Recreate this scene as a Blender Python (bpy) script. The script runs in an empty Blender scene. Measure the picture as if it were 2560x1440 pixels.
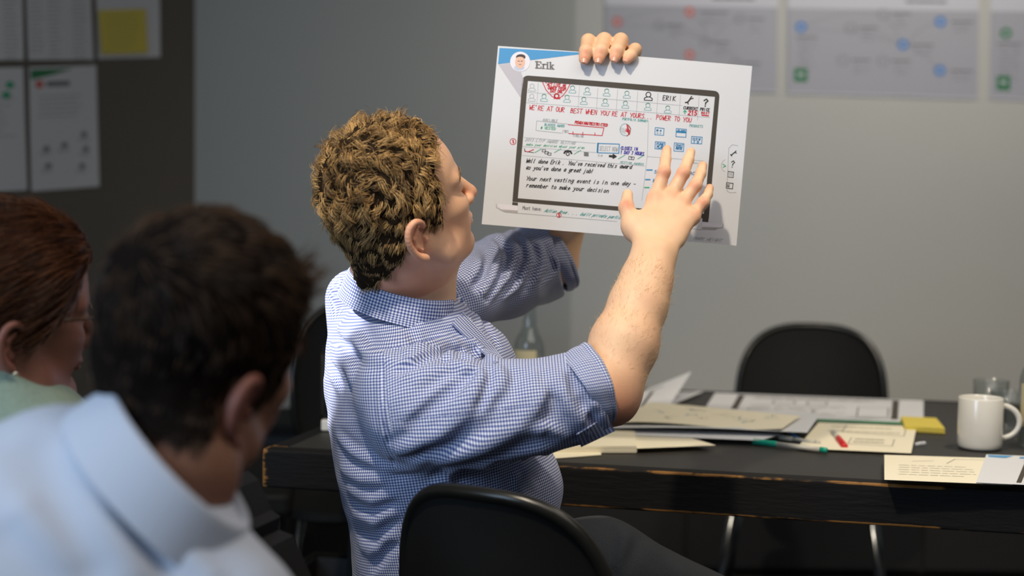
import bpy, math, random
import numpy as np
random.seed(7); RNG = np.random.default_rng(7)
sc = bpy.context.scene
COL = sc.collection

# ------------------------------------------------------------------ camera
F = 3556.0                                   # focal length in pixels of a 2560 wide frame = 50 mm
_a = math.atan(206 / F); _r = math.radians(.75)
FWD = np.array([0, math.cos(_a), -math.sin(_a)])
_R0 = np.array([1., 0, 0]); _U0 = np.array([0, math.sin(_a), math.cos(_a)])
RT = _R0 * math.cos(_r) + _U0 * math.sin(_r); UPV = -_R0 * math.sin(_r) + _U0 * math.cos(_r)
ORG = np.array([0, 0, 1.19])
from mathutils import Matrix, Vector
cam_d = bpy.data.cameras.new('camera'); cam = bpy.data.objects.new('camera', cam_d); COL.objects.link(cam)
cam.matrix_world = Matrix(((RT[0], UPV[0], -FWD[0], 0), (RT[1], UPV[1], -FWD[1], 0), (RT[2], UPV[2], -FWD[2], 1.19), (0, 0, 0, 1)))
cam_d.lens = 50; cam_d.sensor_width = 36
cam_d.dof.use_dof = True; cam_d.dof.focus_distance = 2.2; cam_d.dof.aperture_fstop = 2.2
sc.camera = cam
# ------------------------------------------------------------------ light, exposure
sc.view_settings.view_transform = 'Standard'; sc.view_settings.look = 'None'
sc.view_settings.gamma = 1; sc.view_settings.use_curve_mapping = False
sc.view_settings.exposure = 0.0
w = bpy.data.worlds.new('room_ambient'); sc.world = w; w.use_nodes = True
w.node_tree.nodes['Background'].inputs[0].default_value = (.55, .62, .72, 1)
w.node_tree.nodes['Background'].inputs[1].default_value = 0.10
def aim(o, tgt):
    o.rotation_euler = (Vector(tgt) - o.location).to_track_quat('-Z', 'Y').to_euler()
def spot(name, loc, tgt, power, col, size=60, blend=.5, soft=.06):
    l = bpy.data.lights.new(name, 'SPOT'); l.energy = power; l.color = col; l.spot_size = math.radians(size)
    l.spot_blend = blend; l.shadow_soft_size = soft
    o = bpy.data.objects.new(name, l); COL.objects.link(o); o.location = loc; aim(o, tgt); return o
def area(name, loc, tgt, power, col, sx, sy):
    l = bpy.data.lights.new(name, 'AREA'); l.energy = power; l.color = col; l.shape = 'RECTANGLE'; l.size = sx; l.size_y = sy
    o = bpy.data.objects.new(name, l); COL.objects.link(o); o.location = loc; aim(o, tgt); return o
WARM = (1, .86, .66)
LIGHTS = [
 spot('ceiling_spot_behind', (-2.2, 2.46, 2.65), (-.38, 2.28, 1.08), 800, (1, .97, .93), 6.4, .25, .015),
 spot('ceiling_spot_front', (-.42, .95, 2.75), (.35, 2.3, 1.05), 135, (1, .85, .64), 60, .7, .05),
 spot('ceiling_spot_table', (1.3, 2.5, 2.75), (1.1, 2.8, .74), 84, (1, .86, .66), 85, .8, .06),
 spot('ceiling_spot_wall', (1.4, 3.3, 2.75), (1.2, 4.9, 1.5), 95, (1, .93, .84), 110, 1, .08),
 area('window_light', (-1.75, .1, 1.7), (-.3, 1.6, 1.0), 31, (.58, .77, 1), 1.1, 1.1),
 area('ceiling_bounce', (.6, 1.4, 2.7), (.5, 2.6, .8), 30, (1, .93, .84), 2.4, 1.6),
]
# ------------------------------------------------------------------ helpers
def P(x, y, d): return ORG + FWD * d + RT * ((x - 1280) / F * d) - UPV * ((y - 720) / F * d)
def onz(x, y, z=.74):
    v = P(x, y, 1) - ORG; return ORG + v * ((z - ORG[2]) / v[2])
def onplane(x, y, p0, n):
    v = P(x, y, 1) - ORG; return ORG + v * (np.dot(np.array(p0) - ORG, n) / np.dot(v, n))
def proj(p):
    q = np.asarray(p) - ORG; d = q @ FWD
    return np.stack([1280 + F * (q @ RT) / d, 720 - F * (q @ UPV) / d, d], -1)
def unit(v): v = np.asarray(v, float); return v / np.linalg.norm(v)

def tag(o, label=None, cat=None, group=None, kind=None):
    if label: o['label'] = label
    if cat: o['category'] = cat
    if group: o['group'] = group
    if kind: o['kind'] = kind
    return o
def empty(name, loc, label, cat, group=None):
    o = bpy.data.objects.new(name, None); COL.objects.link(o); o.location = loc; o.empty_display_size = .05
    return tag(o, label, cat, group)
def link(name, me, mat=None, parent=None, smooth=False):
    """vertices are given in world space; the object is parented without moving"""
    o = bpy.data.objects.new(name, me); COL.objects.link(o)
    if mat is not None:
        for m in (mat if isinstance(mat, (list, tuple)) else [mat]): me.materials.append(m)
    if smooth: me.polygons.foreach_set('use_smooth', [True] * len(me.polygons))
    if parent is not None:
        o.parent = parent
        p = parent; L = Vector((0, 0, 0))
        while p is not None: L += p.location; p = p.parent
        me.transform(Matrix.Translation(-L))
    return o
def np_mesh(name, V, Q, T=None):
    """fast mesh from arrays: quads Q (n,4) and triangles T"""
    me = bpy.data.meshes.new(name); V = np.asarray(V, np.float32)
    Q = np.zeros((0, 4), int) if Q is None else np.asarray(Q); T = np.zeros((0, 3), int) if T is None else np.asarray(T)
    me.vertices.add(len(V)); me.vertices.foreach_set('co', V.ravel())
    nl = Q.size + T.size; me.loops.add(nl); me.polygons.add(len(Q) + len(T))
    me.loops.foreach_set('vertex_index', np.concatenate([Q.ravel(), T.ravel()]).astype(np.int32))
    st = np.concatenate([np.arange(len(Q)) * 4, Q.size + np.arange(len(T)) * 3]).astype(np.int32)
    me.polygons.foreach_set('loop_start', st)
    me.polygons.foreach_set('use_smooth', np.ones(len(Q) + len(T), bool))
    me.update(calc_edges=True); me.validate(); return me
class MB:
    """collects shapes into one mesh"""
    def __init__(s): s.v = []; s.f = []; s.sm = []
    def add(s, vs, fs, sm=False):
        n = len(s.v); s.v += [tuple(map(float, v)) for v in vs]; s.f += [tuple(n + i for i in f) for f in fs]; s.sm += [sm] * len(fs); return s
    def box(s, c, sx, sy, sz, ax=(1, 0, 0), ay=(0, 1, 0), az=(0, 0, 1), bev=0):
        c = np.array(c, float); ax, ay, az = [np.array(a, float) for a in (ax, ay, az)]
        if bev <= 0:
            vs = [c + ax * sx / 2 * i + ay * sy / 2 * j + az * sz / 2 * k for k in (-1, 1) for j in (-1, 1) for i in (-1, 1)]
            return s.add(vs, [(0, 2, 3, 1), (4, 5, 7, 6), (0, 1, 5, 4), (2, 6, 7, 3), (0, 4, 6, 2), (1, 3, 7, 5)])
        import bmesh
        bm = bmesh.new(); bmesh.ops.create_cube(bm, size=1)
        for v in bm.verts: v.co = (v.co.x * sx, v.co.y * sy, v.co.z * sz)
        bmesh.ops.bevel(bm, geom=bm.edges[:], offset=bev, segments=2, affect='EDGES', profile=.5)
        bm.verts.ensure_lookup_table()
        vs = [c + ax * v.co.x + ay * v.co.y + az * v.co.z for v in bm.verts]; fs = [tuple(v.index for v in f.verts) for f in bm.faces]
        bm.free(); return s.add(vs, fs)
    def tube(s, pts, r, n=10, cap=True):
        pts = [np.array(p, float) for p in pts]; m = len(pts); rr = r if isinstance(r, (list, tuple)) else [r] * m
        vs = []; up = None
        for i, p in enumerate(pts):
            t = unit(pts[min(i + 1, m - 1)] - pts[max(i - 1, 0)])
            if up is None: up = unit(np.cross(t, [0, 0, 1] if abs(t[2]) < .9 else [1, 0, 0]))
            up = unit(up - t * np.dot(up, t)); b = np.cross(t, up)
            vs += [p + (up * math.cos(2 * math.pi * k / n) + b * math.sin(2 * math.pi * k / n)) * rr[i] for k in range(n)]
        fs = [(i * n + k, i * n + (k + 1) % n, (i + 1) * n + (k + 1) % n, (i + 1) * n + k) for i in range(m - 1) for k in range(n)]
        if cap: fs += [tuple(reversed(range(n))), tuple((m - 1) * n + k for k in range(n))]
        return s.add(vs, fs, True)
    def lathe(s, c, prof, n=32, ax=None):
        """prof: list of (radius, height)"""
        c = np.array(c, float); vs = []
        X, Y, Z = ax if ax is not None else (np.array([1, 0, 0]), np.array([0, 1, 0]), np.array([0, 0, 1]))
        for r, h in prof: vs += [c + X * (r * math.cos(2 * math.pi * k / n)) + Y * (r * math.sin(2 * math.pi * k / n)) + Z * h for k in range(n)]
        m = len(prof)
        return s.add(vs, [(i * n + k, i * n + (k + 1) % n, (i + 1) * n + (k + 1) % n, (i + 1) * n + k) for i in range(m - 1) for k in range(n)], True)
    def quad(s, a, b, c, d): return s.add([a, b, c, d], [(0, 1, 2, 3)])
    def build(s, name, mat, parent=None):
        me = bpy.data.meshes.new(name); me.from_pydata(s.v, [], s.f)
        o = link(name, me, mat, parent)
        me.polygons.foreach_set('use_smooth', s.sm); return o
def grid_mesh(name, fn, nu, nv, mat, parent, solid=0, closed_u=False, uv=None):
    """surface fn(u,v)->(3,) sampled on a grid; solid = thickness by offset"""
    U = np.linspace(0, 1, nu, endpoint=not closed_u); Vv = np.linspace(0, 1, nv)
    A = np.array([[fn(u, v) for u in U] for v in Vv], float)
    du = np.gradient(A, axis=1) if not closed_u else np.roll(A, -1, 1) - np.roll(A, 1, 1); dv = np.gradient(A, axis=0)
    N = np.cross(du, dv); N /= np.linalg.norm(N, axis=2, keepdims=True) + 1e-12
    idx = np.arange(nu * nv).reshape(nv, nu); ii = np.arange(nu if closed_u else nu - 1); jj = (ii + 1) % nu
    Q = np.stack([idx[:-1][:, ii], idx[:-1][:, jj], idx[1:][:, jj], idx[1:][:, ii]], -1).reshape(-1, 4)
    V = A.reshape(-1, 3)
    if solid:
        B = (A - N * solid).reshape(-1, 3); n = len(V); V = np.concatenate([V, B, V, B]); Q2 = Q[:, ::-1] + n          # the rim has its own vertices, so its edge stays crisp
        def rim(e): return np.stack([e[:-1], e[1:], e[1:] + n, e[:-1] + n], -1) + 2 * n
        rims = []
        lo = idx[0]; hi = idx[-1][::-1]
        if closed_u: lo = np.append(lo, lo[0]); hi = np.append(hi, hi[0])
        rims += [rim(lo)[:, ::-1], rim(hi)[:, ::-1]]
        if not closed_u: rims += [rim(idx[:, -1])[:, ::-1], rim(idx[:, 0][::-1])[:, ::-1]]
        Q = np.concatenate([Q, Q2] + rims)
    me = np_mesh(name, V, Q)
    if uv is not None:
        G = np.array([[uv(u, v) for u in U] for v in Vv], float).reshape(-1, 2)
        if solid: G = np.concatenate([G, G, G, G])
        at = me.attributes.new('guv', 'FLOAT_VECTOR', 'CORNER')
        li = np.zeros(len(me.loops), np.int32); me.loops.foreach_get('vertex_index', li)
        at.data.foreach_set('vector', np.concatenate([G[li], np.zeros((len(li), 1))], 1).astype(np.float32).ravel())
    return link(name, me, mat, parent)

# ------------------------------------------------------------------ materials
def newmat(name):
    m = bpy.data.materials.new(name); m.use_nodes = True; n = m.node_tree; return m, n, n.nodes['Principled BSDF']
def lin(c):
    return tuple(((x / 255) / 12.92 if x <= 10 else ((x / 255 + .055) / 1.055) ** 2.4) for x in c) + (1,)
def mat(name, rgb, rough=.6, var=0, scale=20, bump=0, spec=.5, metal=0, sheen=0, coat=0):
    m, n, b = newmat(name); c = lin(rgb)
    b.inputs['Base Color'].default_value = c; b.inputs['Roughness'].default_value = rough; b.inputs['Metallic'].default_value = metal
    b.inputs['Specular IOR Level'].default_value = spec; b.inputs['Sheen Weight'].default_value = sheen; b.inputs['Coat Weight'].default_value = coat
    if var or bump:
        tc = n.nodes.new('ShaderNodeTexCoord'); no = n.nodes.new('ShaderNodeTexNoise'); no.inputs['Scale'].default_value = scale; no.inputs['Detail'].default_value = 4
        n.links.new(tc.outputs['Object'], no.inputs['Vector'])
        if var:
            mx = n.nodes.new('ShaderNodeMix'); mx.data_type = 'RGBA'
            mx.inputs[6].default_value = tuple(x * (1 - var) for x in c[:3]) + (1,); mx.inputs[7].default_value = tuple(min(1, x * (1 + var)) for x in c[:3]) + (1,)
            n.links.new(no.outputs['Fac'], mx.inputs[0]); n.links.new(mx.outputs[2], b.inputs['Base Color'])
        if bump:
            bp = n.nodes.new('ShaderNodeBump'); bp.inputs['Strength'].default_value = bump; bp.inputs['Distance'].default_value = .002
            n.links.new(no.outputs['Fac'], bp.inputs['Height']); n.links.new(bp.outputs[0], b.inputs['Normal'])
    return m
M = {}
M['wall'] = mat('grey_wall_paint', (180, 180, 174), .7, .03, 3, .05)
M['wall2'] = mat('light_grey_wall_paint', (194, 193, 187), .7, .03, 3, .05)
M['brown'] = mat('dark_brown_board', (98, 92, 84), .8, .06, 6, .1)
M['ceiling'] = mat('ceiling_paint', (150, 150, 148), .8, .03, 4)
M['floor'] = mat('dark_floor', (44, 44, 46), .6, .2, 12, .1)
M['black'] = mat('matt_black', (15, 15, 15), .7, .1, 30, spec=.3)
M['blackgloss'] = mat('black_plastic', (20, 20, 19), .33, .05, 30)
M['rim'] = mat('black_rubber_rim', (24, 24, 21), .3, .05, 30)
M['chrome'] = mat('chrome', (170, 175, 180), .25, metal=1)
M['ceramic'] = mat('white_ceramic', (226, 224, 218), .18, coat=.4)
M['wood_leg'] = mat('black_painted_wood', (18, 18, 18), .6, .2, 8, .1)
M['crate'] = mat('dark_grey_plastic', (34, 35, 38), .5, .1, 9)
M['skin_eye'] = mat('eye_white', (225, 220, 212), .2)
M['iris'] = mat('iris', (70, 90, 100), .2)
M['nail'] = mat('fingernail', (214, 160, 140), .3)
M['denim'] = mat('grey_denim', (50, 54, 60), .9, .25, 300, .3)
M['shoe'] = mat('brown_leather', (70, 50, 38), .5)
M['green_top'] = mat('pale_green_knit', (150, 168, 150), .95, .18, 160, .5, sheen=.2)
M['gold'] = mat('gold_cap', (196, 182, 140), .35, metal=.7)
M['red_plastic'] = mat('red_marker_plastic', (200, 30, 34), .35)
M['teal_plastic'] = mat('teal_marker_plastic', (20, 160, 135), .35)
M['blue_plastic'] = mat('blue_marker_plastic', (40, 130, 200), .35)
M['grey_plastic'] = mat('pale_grey_plastic', (190, 188, 180), .35)
M['bottle_label'] = mat('paper_bottle_label', (190, 180, 145), .7, .08, 60)
M['frame_shell'] = mat('tortoiseshell', (96, 72, 50), .2, .3, 80, coat=.5); M['scalp'] = mat('hair_base', (40, 31, 22), .9, .2, 60, spec=.05); M['scalp2'] = mat('dark_hair_base', (24, 18, 15), .9, .2, 60, spec=.05); M['scalp3'] = mat('chestnut_hair_base', (52, 30, 19), .9, .2, 60, spec=.05)
M['gold_metal'] = mat('pale_metal', (220, 205, 180), .25, metal=1)
def paper_mat(name, rgb, transl=.25):
    m, n, b = newmat(name); b.inputs['Base Color'].default_value = lin(rgb); b.inputs['Roughness'].default_value = .6
    b.inputs['Specular IOR Level'].default_value = .3
    tr = n.nodes.new('ShaderNodeBsdfTranslucent'); tr.inputs[0].default_value = lin(rgb)
    mx = n.nodes.new('ShaderNodeMixShader'); mx.inputs[0].default_value = transl
    n.links.new(b.outputs[0], mx.inputs[1]); n.links.new(tr.outputs[0], mx.inputs[2]); n.links.new(mx.outputs[0], n.nodes['Material Output'].inputs[0]); return m
M['paper'] = paper_mat('white_paper', (230, 233, 240), .18)
M['paper_cream'] = paper_mat('cream_paper', (246, 240, 218), .1)
M['paper_wall'] = paper_mat('wall_paper', (214, 214, 218), .05)
M['sticky'] = mat('yellow_sticky', (214, 196, 84), .7)
M['poster_white'] = mat('poster_white', (206, 206, 214), .6); M['poster_grey'] = mat('poster_grey_print', (172, 172, 180), .6)
def ink(name, rgb): M[name] = mat(name, rgb, .6); return M[name]
ink('ink_black', (30, 28, 30)); ink('ink_red', (196, 30, 50)); ink('ink_teal', (96, 165, 165)); ink('ink_blue', (40, 130, 185)); ink('ink_violet', (58, 50, 165))
ink('ink_grey', (165, 172, 178)); ink('ink_green', (60, 165, 125)); ink('print_bezel', (66, 61, 56)); ink('print_blue', (70, 148, 205)); ink('print_silver', (170, 168, 170))
ink('print_grey', (110, 110, 112)); ink('pen_thin', (150, 145, 140)); ink('print_skin', (225, 185, 165)); ink('print_hair', (70, 55, 60)); ink('print_shirt', (185, 200, 225)); ink('print_pale', (226, 224, 236))
ink('print_grey_dim', (122, 122, 128)); ink('print_red_dim', (200, 110, 100)); ink('print_green_dim', (30, 120, 70)); ink('print_blue_dim', (50, 125, 195)); ink('print_shade', (186, 184, 196))
def glass(name, rgb=(250, 252, 252), rough=.02, ior=1.45):
    m, n, b = newmat(name)
    if True:                                  # thin clear glass: straight through plus mirror reflection by angle
        tr = n.nodes.new('ShaderNodeBsdfTransparent'); tr.inputs[0].default_value = (.93, .95, .95, 1); gs = n.nodes.new('ShaderNodeBsdfGlossy'); gs.inputs['Roughness'].default_value = .03
        fr = n.nodes.new('ShaderNodeFresnel'); ge = n.nodes.new('ShaderNodeNewGeometry'); ma = n.nodes.new('ShaderNodeMath'); ma.operation = 'MULTIPLY_ADD'; ma.inputs[1].default_value = 1 / 1.45 - 1.45; ma.inputs[2].default_value = 1.45; n.links.new(ge.outputs['Backfacing'], ma.inputs[0]); n.links.new(ma.outputs[0], fr.inputs[0]); mx = n.nodes.new('ShaderNodeMixShader')
        n.links.new(fr.outputs[0], mx.inputs[0]); n.links.new(tr.outputs[0], mx.inputs[1]); n.links.new(gs.outputs[0], mx.inputs[2]); n.links.new(mx.outputs[0], n.nodes['Material Output'].inputs[0]); return m; b.inputs['Base Color'].default_value = lin(rgb); b.inputs['Transmission Weight'].default_value = 1
    b.inputs['Roughness'].default_value = rough; b.inputs['IOR'].default_value = ior; return m
M['glass'] = glass('clear_glass'); M['water'] = glass('water', ior=1.33)
def skin_mat(name, rgb, red):
    m, n, b = newmat(name); tc = n.nodes.new('ShaderNodeTexCoord'); no = n.nodes.new('ShaderNodeTexNoise'); no.inputs['Scale'].default_value = 22; no.inputs['Detail'].default_value = 5
    at = n.nodes.new('ShaderNodeAttribute'); at.attribute_name = 'flush'
    n.links.new(tc.outputs['Object'], no.inputs['Vector'])
    ad = n.nodes.new('ShaderNodeMath'); ad.operation = 'MULTIPLY_ADD'; ad.inputs[1].default_value = .45; n.links.new(no.outputs['Fac'], ad.inputs[0]); n.links.new(at.outputs['Fac'], ad.inputs[2])
    sb = n.nodes.new('ShaderNodeMath'); sb.operation = 'SUBTRACT'; sb.inputs[1].default_value = .14; sb.use_clamp = True; n.links.new(ad.outputs[0], sb.inputs[0])
    mx = n.nodes.new('ShaderNodeMix'); mx.data_type = 'RGBA'; mx.inputs[6].default_value = lin(rgb); mx.inputs[7].default_value = lin(red)
    n.links.new(sb.outputs[0], mx.inputs[0]); n.links.new(mx.outputs[2], b.inputs['Base Color'])
    n2 = n.nodes.new('ShaderNodeTexNoise'); n2.inputs['Scale'].default_value = 380; n2.inputs['Detail'].default_value = 3; n.links.new(tc.outputs['Object'], n2.inputs['Vector'])
    bp = n.nodes.new('ShaderNodeBump'); bp.inputs['Strength'].default_value = .25; bp.inputs['Distance'].default_value = .001; n.links.new(n2.outputs['Fac'], bp.inputs['Height']); n.links.new(bp.outputs[0], b.inputs['Normal'])
    b.inputs['Roughness'].default_value = .5; b.inputs['Specular IOR Level'].default_value = .4
    b.inputs['Subsurface Weight'].default_value = .12; b.inputs['Subsurface Radius'].default_value = (.01, .004, .002); b.inputs['Subsurface Scale'].default_value = .6
    return m
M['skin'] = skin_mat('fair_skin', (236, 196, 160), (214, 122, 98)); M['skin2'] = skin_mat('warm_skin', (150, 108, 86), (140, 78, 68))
def hair_mat(name, c1, c2, rough=.36):
    m, n, b = newmat(name); at = n.nodes.new('ShaderNodeAttribute'); at.attribute_name = 'tone'
    mx = n.nodes.new('ShaderNodeMix'); mx.data_type = 'RGBA'; mx.inputs[6].default_value = lin(c1); mx.inputs[7].default_value = lin(c2)
    n.links.new(at.outputs['Fac'], mx.inputs[0]); n.links.new(mx.outputs[2], b.inputs['Base Color'])
    b.inputs['Roughness'].default_value = rough; b.inputs['Specular IOR Level'].default_value = .35; return m
M['hair'] = hair_mat('sandy_brown_hair', (82, 59, 36), (230, 186, 122)); M['hair2'] = hair_mat('dark_brown_hair', (34, 25, 20), (92, 66, 44), .6); M['hair3'] = hair_mat('chestnut_hair', (50, 28, 18), (110, 66, 40), .35)
M['armhair'] = hair_mat('fine_golden_hair', (190, 150, 100), (225, 190, 145))
def gingham(name, white, mid, dark, pitch=.0042):
    m, n, b = newmat(name); at = n.nodes.new('ShaderNodeAttribute'); at.attribute_name = 'guv'
    sp = n.nodes.new('ShaderNodeSeparateXYZ'); n.links.new(at.outputs['Vector'], sp.inputs[0]); outs = []
    for k in (0, 1):
        a = n.nodes.new('ShaderNodeMath'); a.operation = 'MULTIPLY'; a.inputs[1].default_value = 2 * math.pi / pitch; n.links.new(sp.outputs[k], a.inputs[0])
        s = n.nodes.new('ShaderNodeMath'); s.operation = 'SINE'; n.links.new(a.outputs[0], s.inputs[0])
        c = n.nodes.new('ShaderNodeMath'); c.operation = 'MULTIPLY_ADD'; c.inputs[1].default_value = 1.6; c.inputs[2].default_value = .5; c.use_clamp = True; n.links.new(s.outputs[0], c.inputs[0]); outs.append(c)
    ad = n.nodes.new('ShaderNodeMath'); ad.operation = 'ADD'; n.links.new(outs[0].outputs[0], ad.inputs[0]); n.links.new(outs[1].outputs[0], ad.inputs[1])
    hf = n.nodes.new('ShaderNodeMath'); hf.operation = 'MULTIPLY'; hf.inputs[1].default_value = .5; n.links.new(ad.outputs[0], hf.inputs[0])
    cr = n.nodes.new('ShaderNodeValToRGB'); e = cr.color_ramp.elements; e[0].color = lin(white); e[1].color = lin(dark); k = e.new(.5); k.color = lin(mid)
    n.links.new(hf.outputs[0], cr.inputs[0]); n.links.new(cr.outputs[0], b.inputs['Base Color'])
    b.inputs['Roughness'].default_value = .75; b.inputs['Sheen Weight'].default_value = .1; b.inputs['Specular IOR Level'].default_value = .25
    return m
M['gingham'] = gingham('blue_gingham_cotton', (222, 226, 236), (138, 150, 192), (52, 66, 130))
M['fgshirt'] = mat('pale_blue_cotton', (206, 212, 226), .8, .03, 6, sheen=.1)
def wood_table():
    """black painted timber whose paint is worn off along the edges (attribute wear)"""
    m, n, b = newmat('worn_black_timber'); tc = n.nodes.new('ShaderNodeTexCoord'); mp = n.nodes.new('ShaderNodeMapping'); mp.inputs['Scale'].default_value = (3, 60, 90)
    n.links.new(tc.outputs['Object'], mp.inputs[0]); no = n.nodes.new('ShaderNodeTexNoise'); no.inputs['Scale'].default_value = 1.6; no.inputs['Detail'].default_value = 6; n.links.new(mp.outputs[0], no.inputs['Vector'])
    at = n.nodes.new('ShaderNodeAttribute'); at.attribute_name = 'wear'
    ad = n.nodes.new('ShaderNodeMath'); ad.operation = 'MULTIPLY_ADD'; ad.inputs[1].default_value = .9; n.links.new(no.outputs['Fac'], ad.inputs[0]); n.links.new(at.outputs['Fac'], ad.inputs[2])
    cr = n.nodes.new('ShaderNodeValToRGB'); e = cr.color_ramp.elements; e[0].position = .78; e[0].color = lin((14, 14, 16)); e[1].position = 1.12 if False else .98; e[1].color = lin((140, 100, 52)); k = e.new(.86); k.color = lin((52, 38, 24))
    n.links.new(ad.outputs[0], cr.inputs[0]); n.links.new(cr.outputs[0], b.inputs['Base Color']); b.inputs['Roughness'].default_value = .7; b.inputs['Specular IOR Level'].default_value = .3
    bp = n.nodes.new('ShaderNodeBump'); bp.inputs['Strength'].default_value = .6; bp.inputs['Distance'].default_value = .002; n.links.new(no.outputs['Fac'], bp.inputs['Height']); n.links.new(bp.outputs[0], b.inputs['Normal'])
    return m
M['timber'] = wood_table(); M['table_top'] = mat('dark_grey_laminate', (46, 45, 44), .55, .08, 5, .03)
# ------------------------------------------------------------------ stroke lettering (pen strokes as thin ribbons of ink)
GL = {'A':'0,0 2,6 4,0;1,2 3,2','B':'0,0 0,6 2.6,5.6 2.8,4 0,3.2 3,2.8 3.4,1 0,0','C':'3.6,5 2,6 .4,4.6 .2,2 1.4,.1 3.6,.8','D':'0,0 0,6 2.4,5.4 3.6,3 2.4,.5 0,0',
'E':'3.4,6 0,6 0,0 3.4,0;0,3 2.6,3.1','F':'3.4,6 0,6 0,0;0,3 2.6,3','G':'3.6,5 2,6 .4,4.6 .2,2 1.4,.1 3.6,.8 3.6,2.8 2.2,2.8','H':'0,0 0,6;3.6,0 3.6,6;0,3 3.6,3','I':'1,0 1,6',
'J':'0,1 1,0 2.4,.8 2.6,6','K':'0,0 0,6;3.4,6 0,2.8 3.6,0','L':'0,6 0,0 3.2,0','M':'0,0 .4,6 2,2.4 3.6,6 4,0','N':'0,0 0,6 3.4,0 3.4,6','O':'2,6 .4,5 .1,2.4 1.4,.1 3.2,.8 3.8,3.4 2,6',
'P':'0,0 0,6 2.8,5.6 3,3.6 0,3','Q':'2,6 .2,4.4 .4,1 2.4,.1 3.8,3.4 2,6;2.4,1.6 4,-.4','R':'0,0 0,6 2.8,5.6 3,3.8 0,3 3.4,0','S':'3.4,5.4 1.8,6 .4,4.8 3,2.4 3,.8 1.6,0 .1,.8','T':'0,6 4,6;2,6 2,0',
'U':'0,6 .2,1 1.8,0 3.4,1 3.6,6','V':'0,6 2,0 4,6','W':'0,6 1,0 2,3.6 3,0 4,6','X':'0,6 3.6,0;3.6,6 0,0','Y':'0,6 1.8,3;3.8,6 1.6,0','Z':'0,6 3.6,6 0,0 3.6,0',
'a':'3,3.6 1.4,4 .2,2 1.2,.1 2.8,2.2 3,4 3.2,.2','b':'.2,6 .2,0 2,.1 3,2 1.8,3.8 .2,2.6','c':'3,3.4 1.4,4 .2,2 1.2,0 3,.6','d':'3,3 1.4,3.8 .2,1.8 1.4,0 3,1.6;3.2,6 3,.8 3.6,0','e':'.3,2 3,2.4 1.8,4 .3,2.4 .8,.2 3,.6',
'f':'3,5.6 1.8,6 1.2,4 1.2,0;0,3.6 2.6,3.6','g':'3,3.4 1.2,3.9 .3,2 1.4,.4 3,2 3,4 2.8,-1.6 1,-2 .2,-1','h':'.2,6 .2,0;.2,2.6 1.8,3.8 2.8,2.8 3,0','i':'.6,4 .6,0;.6,5.4 .7,5.7','j':'1.4,4 1.2,-1.6 0,-1.8;1.4,5.4 1.5,5.7',
'k':'.2,6 .2,0;2.8,3.8 .3,1.8 3,0','l':'.6,6 .6,.4 1.2,0','m':'.1,4 .1,0;.1,3 1.1,3.8 1.7,2.8 1.8,0;1.8,3 2.9,3.8 3.6,2.8 3.7,0','n':'.2,4 .2,0;.2,2.8 1.8,3.9 2.8,2.8 2.9,0','o':'1.6,4 .2,2.4 .8,.2 2.4,.2 3,2.4 1.6,4',
'p':'.2,3.9 .2,-2;.2,3 1.8,3.9 3,2.2 1.6,.2 .2,1','q':'3,3.4 1.2,3.9 .2,2 1.4,.2 3,1.6;3,4 3,-2','r':'.2,4 .3,0;.3,2.6 1.4,3.8 2.6,3.6','s':'2.6,3.4 1.2,3.9 .4,3 2.4,1.4 1.4,0 .1,.5','t':'1.2,5.6 1.1,.6 2.4,.1;0,3.8 2.6,3.8',
'u':'.2,4 .3,.8 1.4,0 2.8,1.4 2.9,4;2.9,1.4 3.2,0','v':'0,4 1.4,0 2.9,4','w':'0,4 .9,0 1.9,3 2.9,0 3.9,4','x':'0,4 2.8,0;2.8,4 0,0','y':'.1,4 1.6,1;3,4 1.4,-1.2 .1,-2','z':'0,4 2.8,4 0,0 2.8,0',
'0':'1.8,6 .2,4 .4,1 1.8,0 3.2,1.4 3.2,4.6 1.8,6','1':'.6,4.8 1.6,6 1.6,0','2':'.2,4.8 1.6,6 3,4.6 .2,0 3.4,0','3':'.2,5.6 2.6,5.6 1.4,3.4 3,1.6 1.6,0 .1,.6','4':'2.4,0 2.4,6 0,2 3.4,2','5':'3.2,6 .6,6 .4,3.4 2.6,3.2 3,1 1.4,0 .1,.6',
'6':'2.6,6 .4,2.8 .8,.3 2.6,.4 2.8,2.4 .6,2.4','7':'.2,6 3.4,6 1.2,0','8':'1.6,3.2 .4,4.8 1.6,6 2.8,4.8 1.6,3.2 .1,1.4 1.6,0 3,1.4 1.6,3.2','9':'2.8,3.6 .6,3.4 .4,5.4 2.2,6 2.8,3.6 1.6,0',
'.':'.4,0 .7,.3','!':'.6,6 .6,1.8;.6,0 .7,.3',"'":'.6,6 .4,4.8','"':'.2,6 .2,5;1.2,6 1.2,5','-':'.2,2.6 2.4,2.6','/':'0,-.4 2.4,6.4',':':'.5,0 .6,.3;.5,3 .6,3.3','#':'.8,0 1.4,6;2.4,0 3,6;0,2 3.8,2;0,4 3.8,4','(':'1.4,6.4 .3,3 1.4,-.4',')':'.2,6.4 1.3,3 .2,-.4',
'?':'.2,4.6 1.6,6 3,4.6 1.6,3 1.5,1.8;1.5,.2 1.6,.5'}
GL = {k: [[tuple(map(float, p.split(','))) for p in s.split()] for s in v.split(';')] for k, v in GL.items()}
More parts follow.
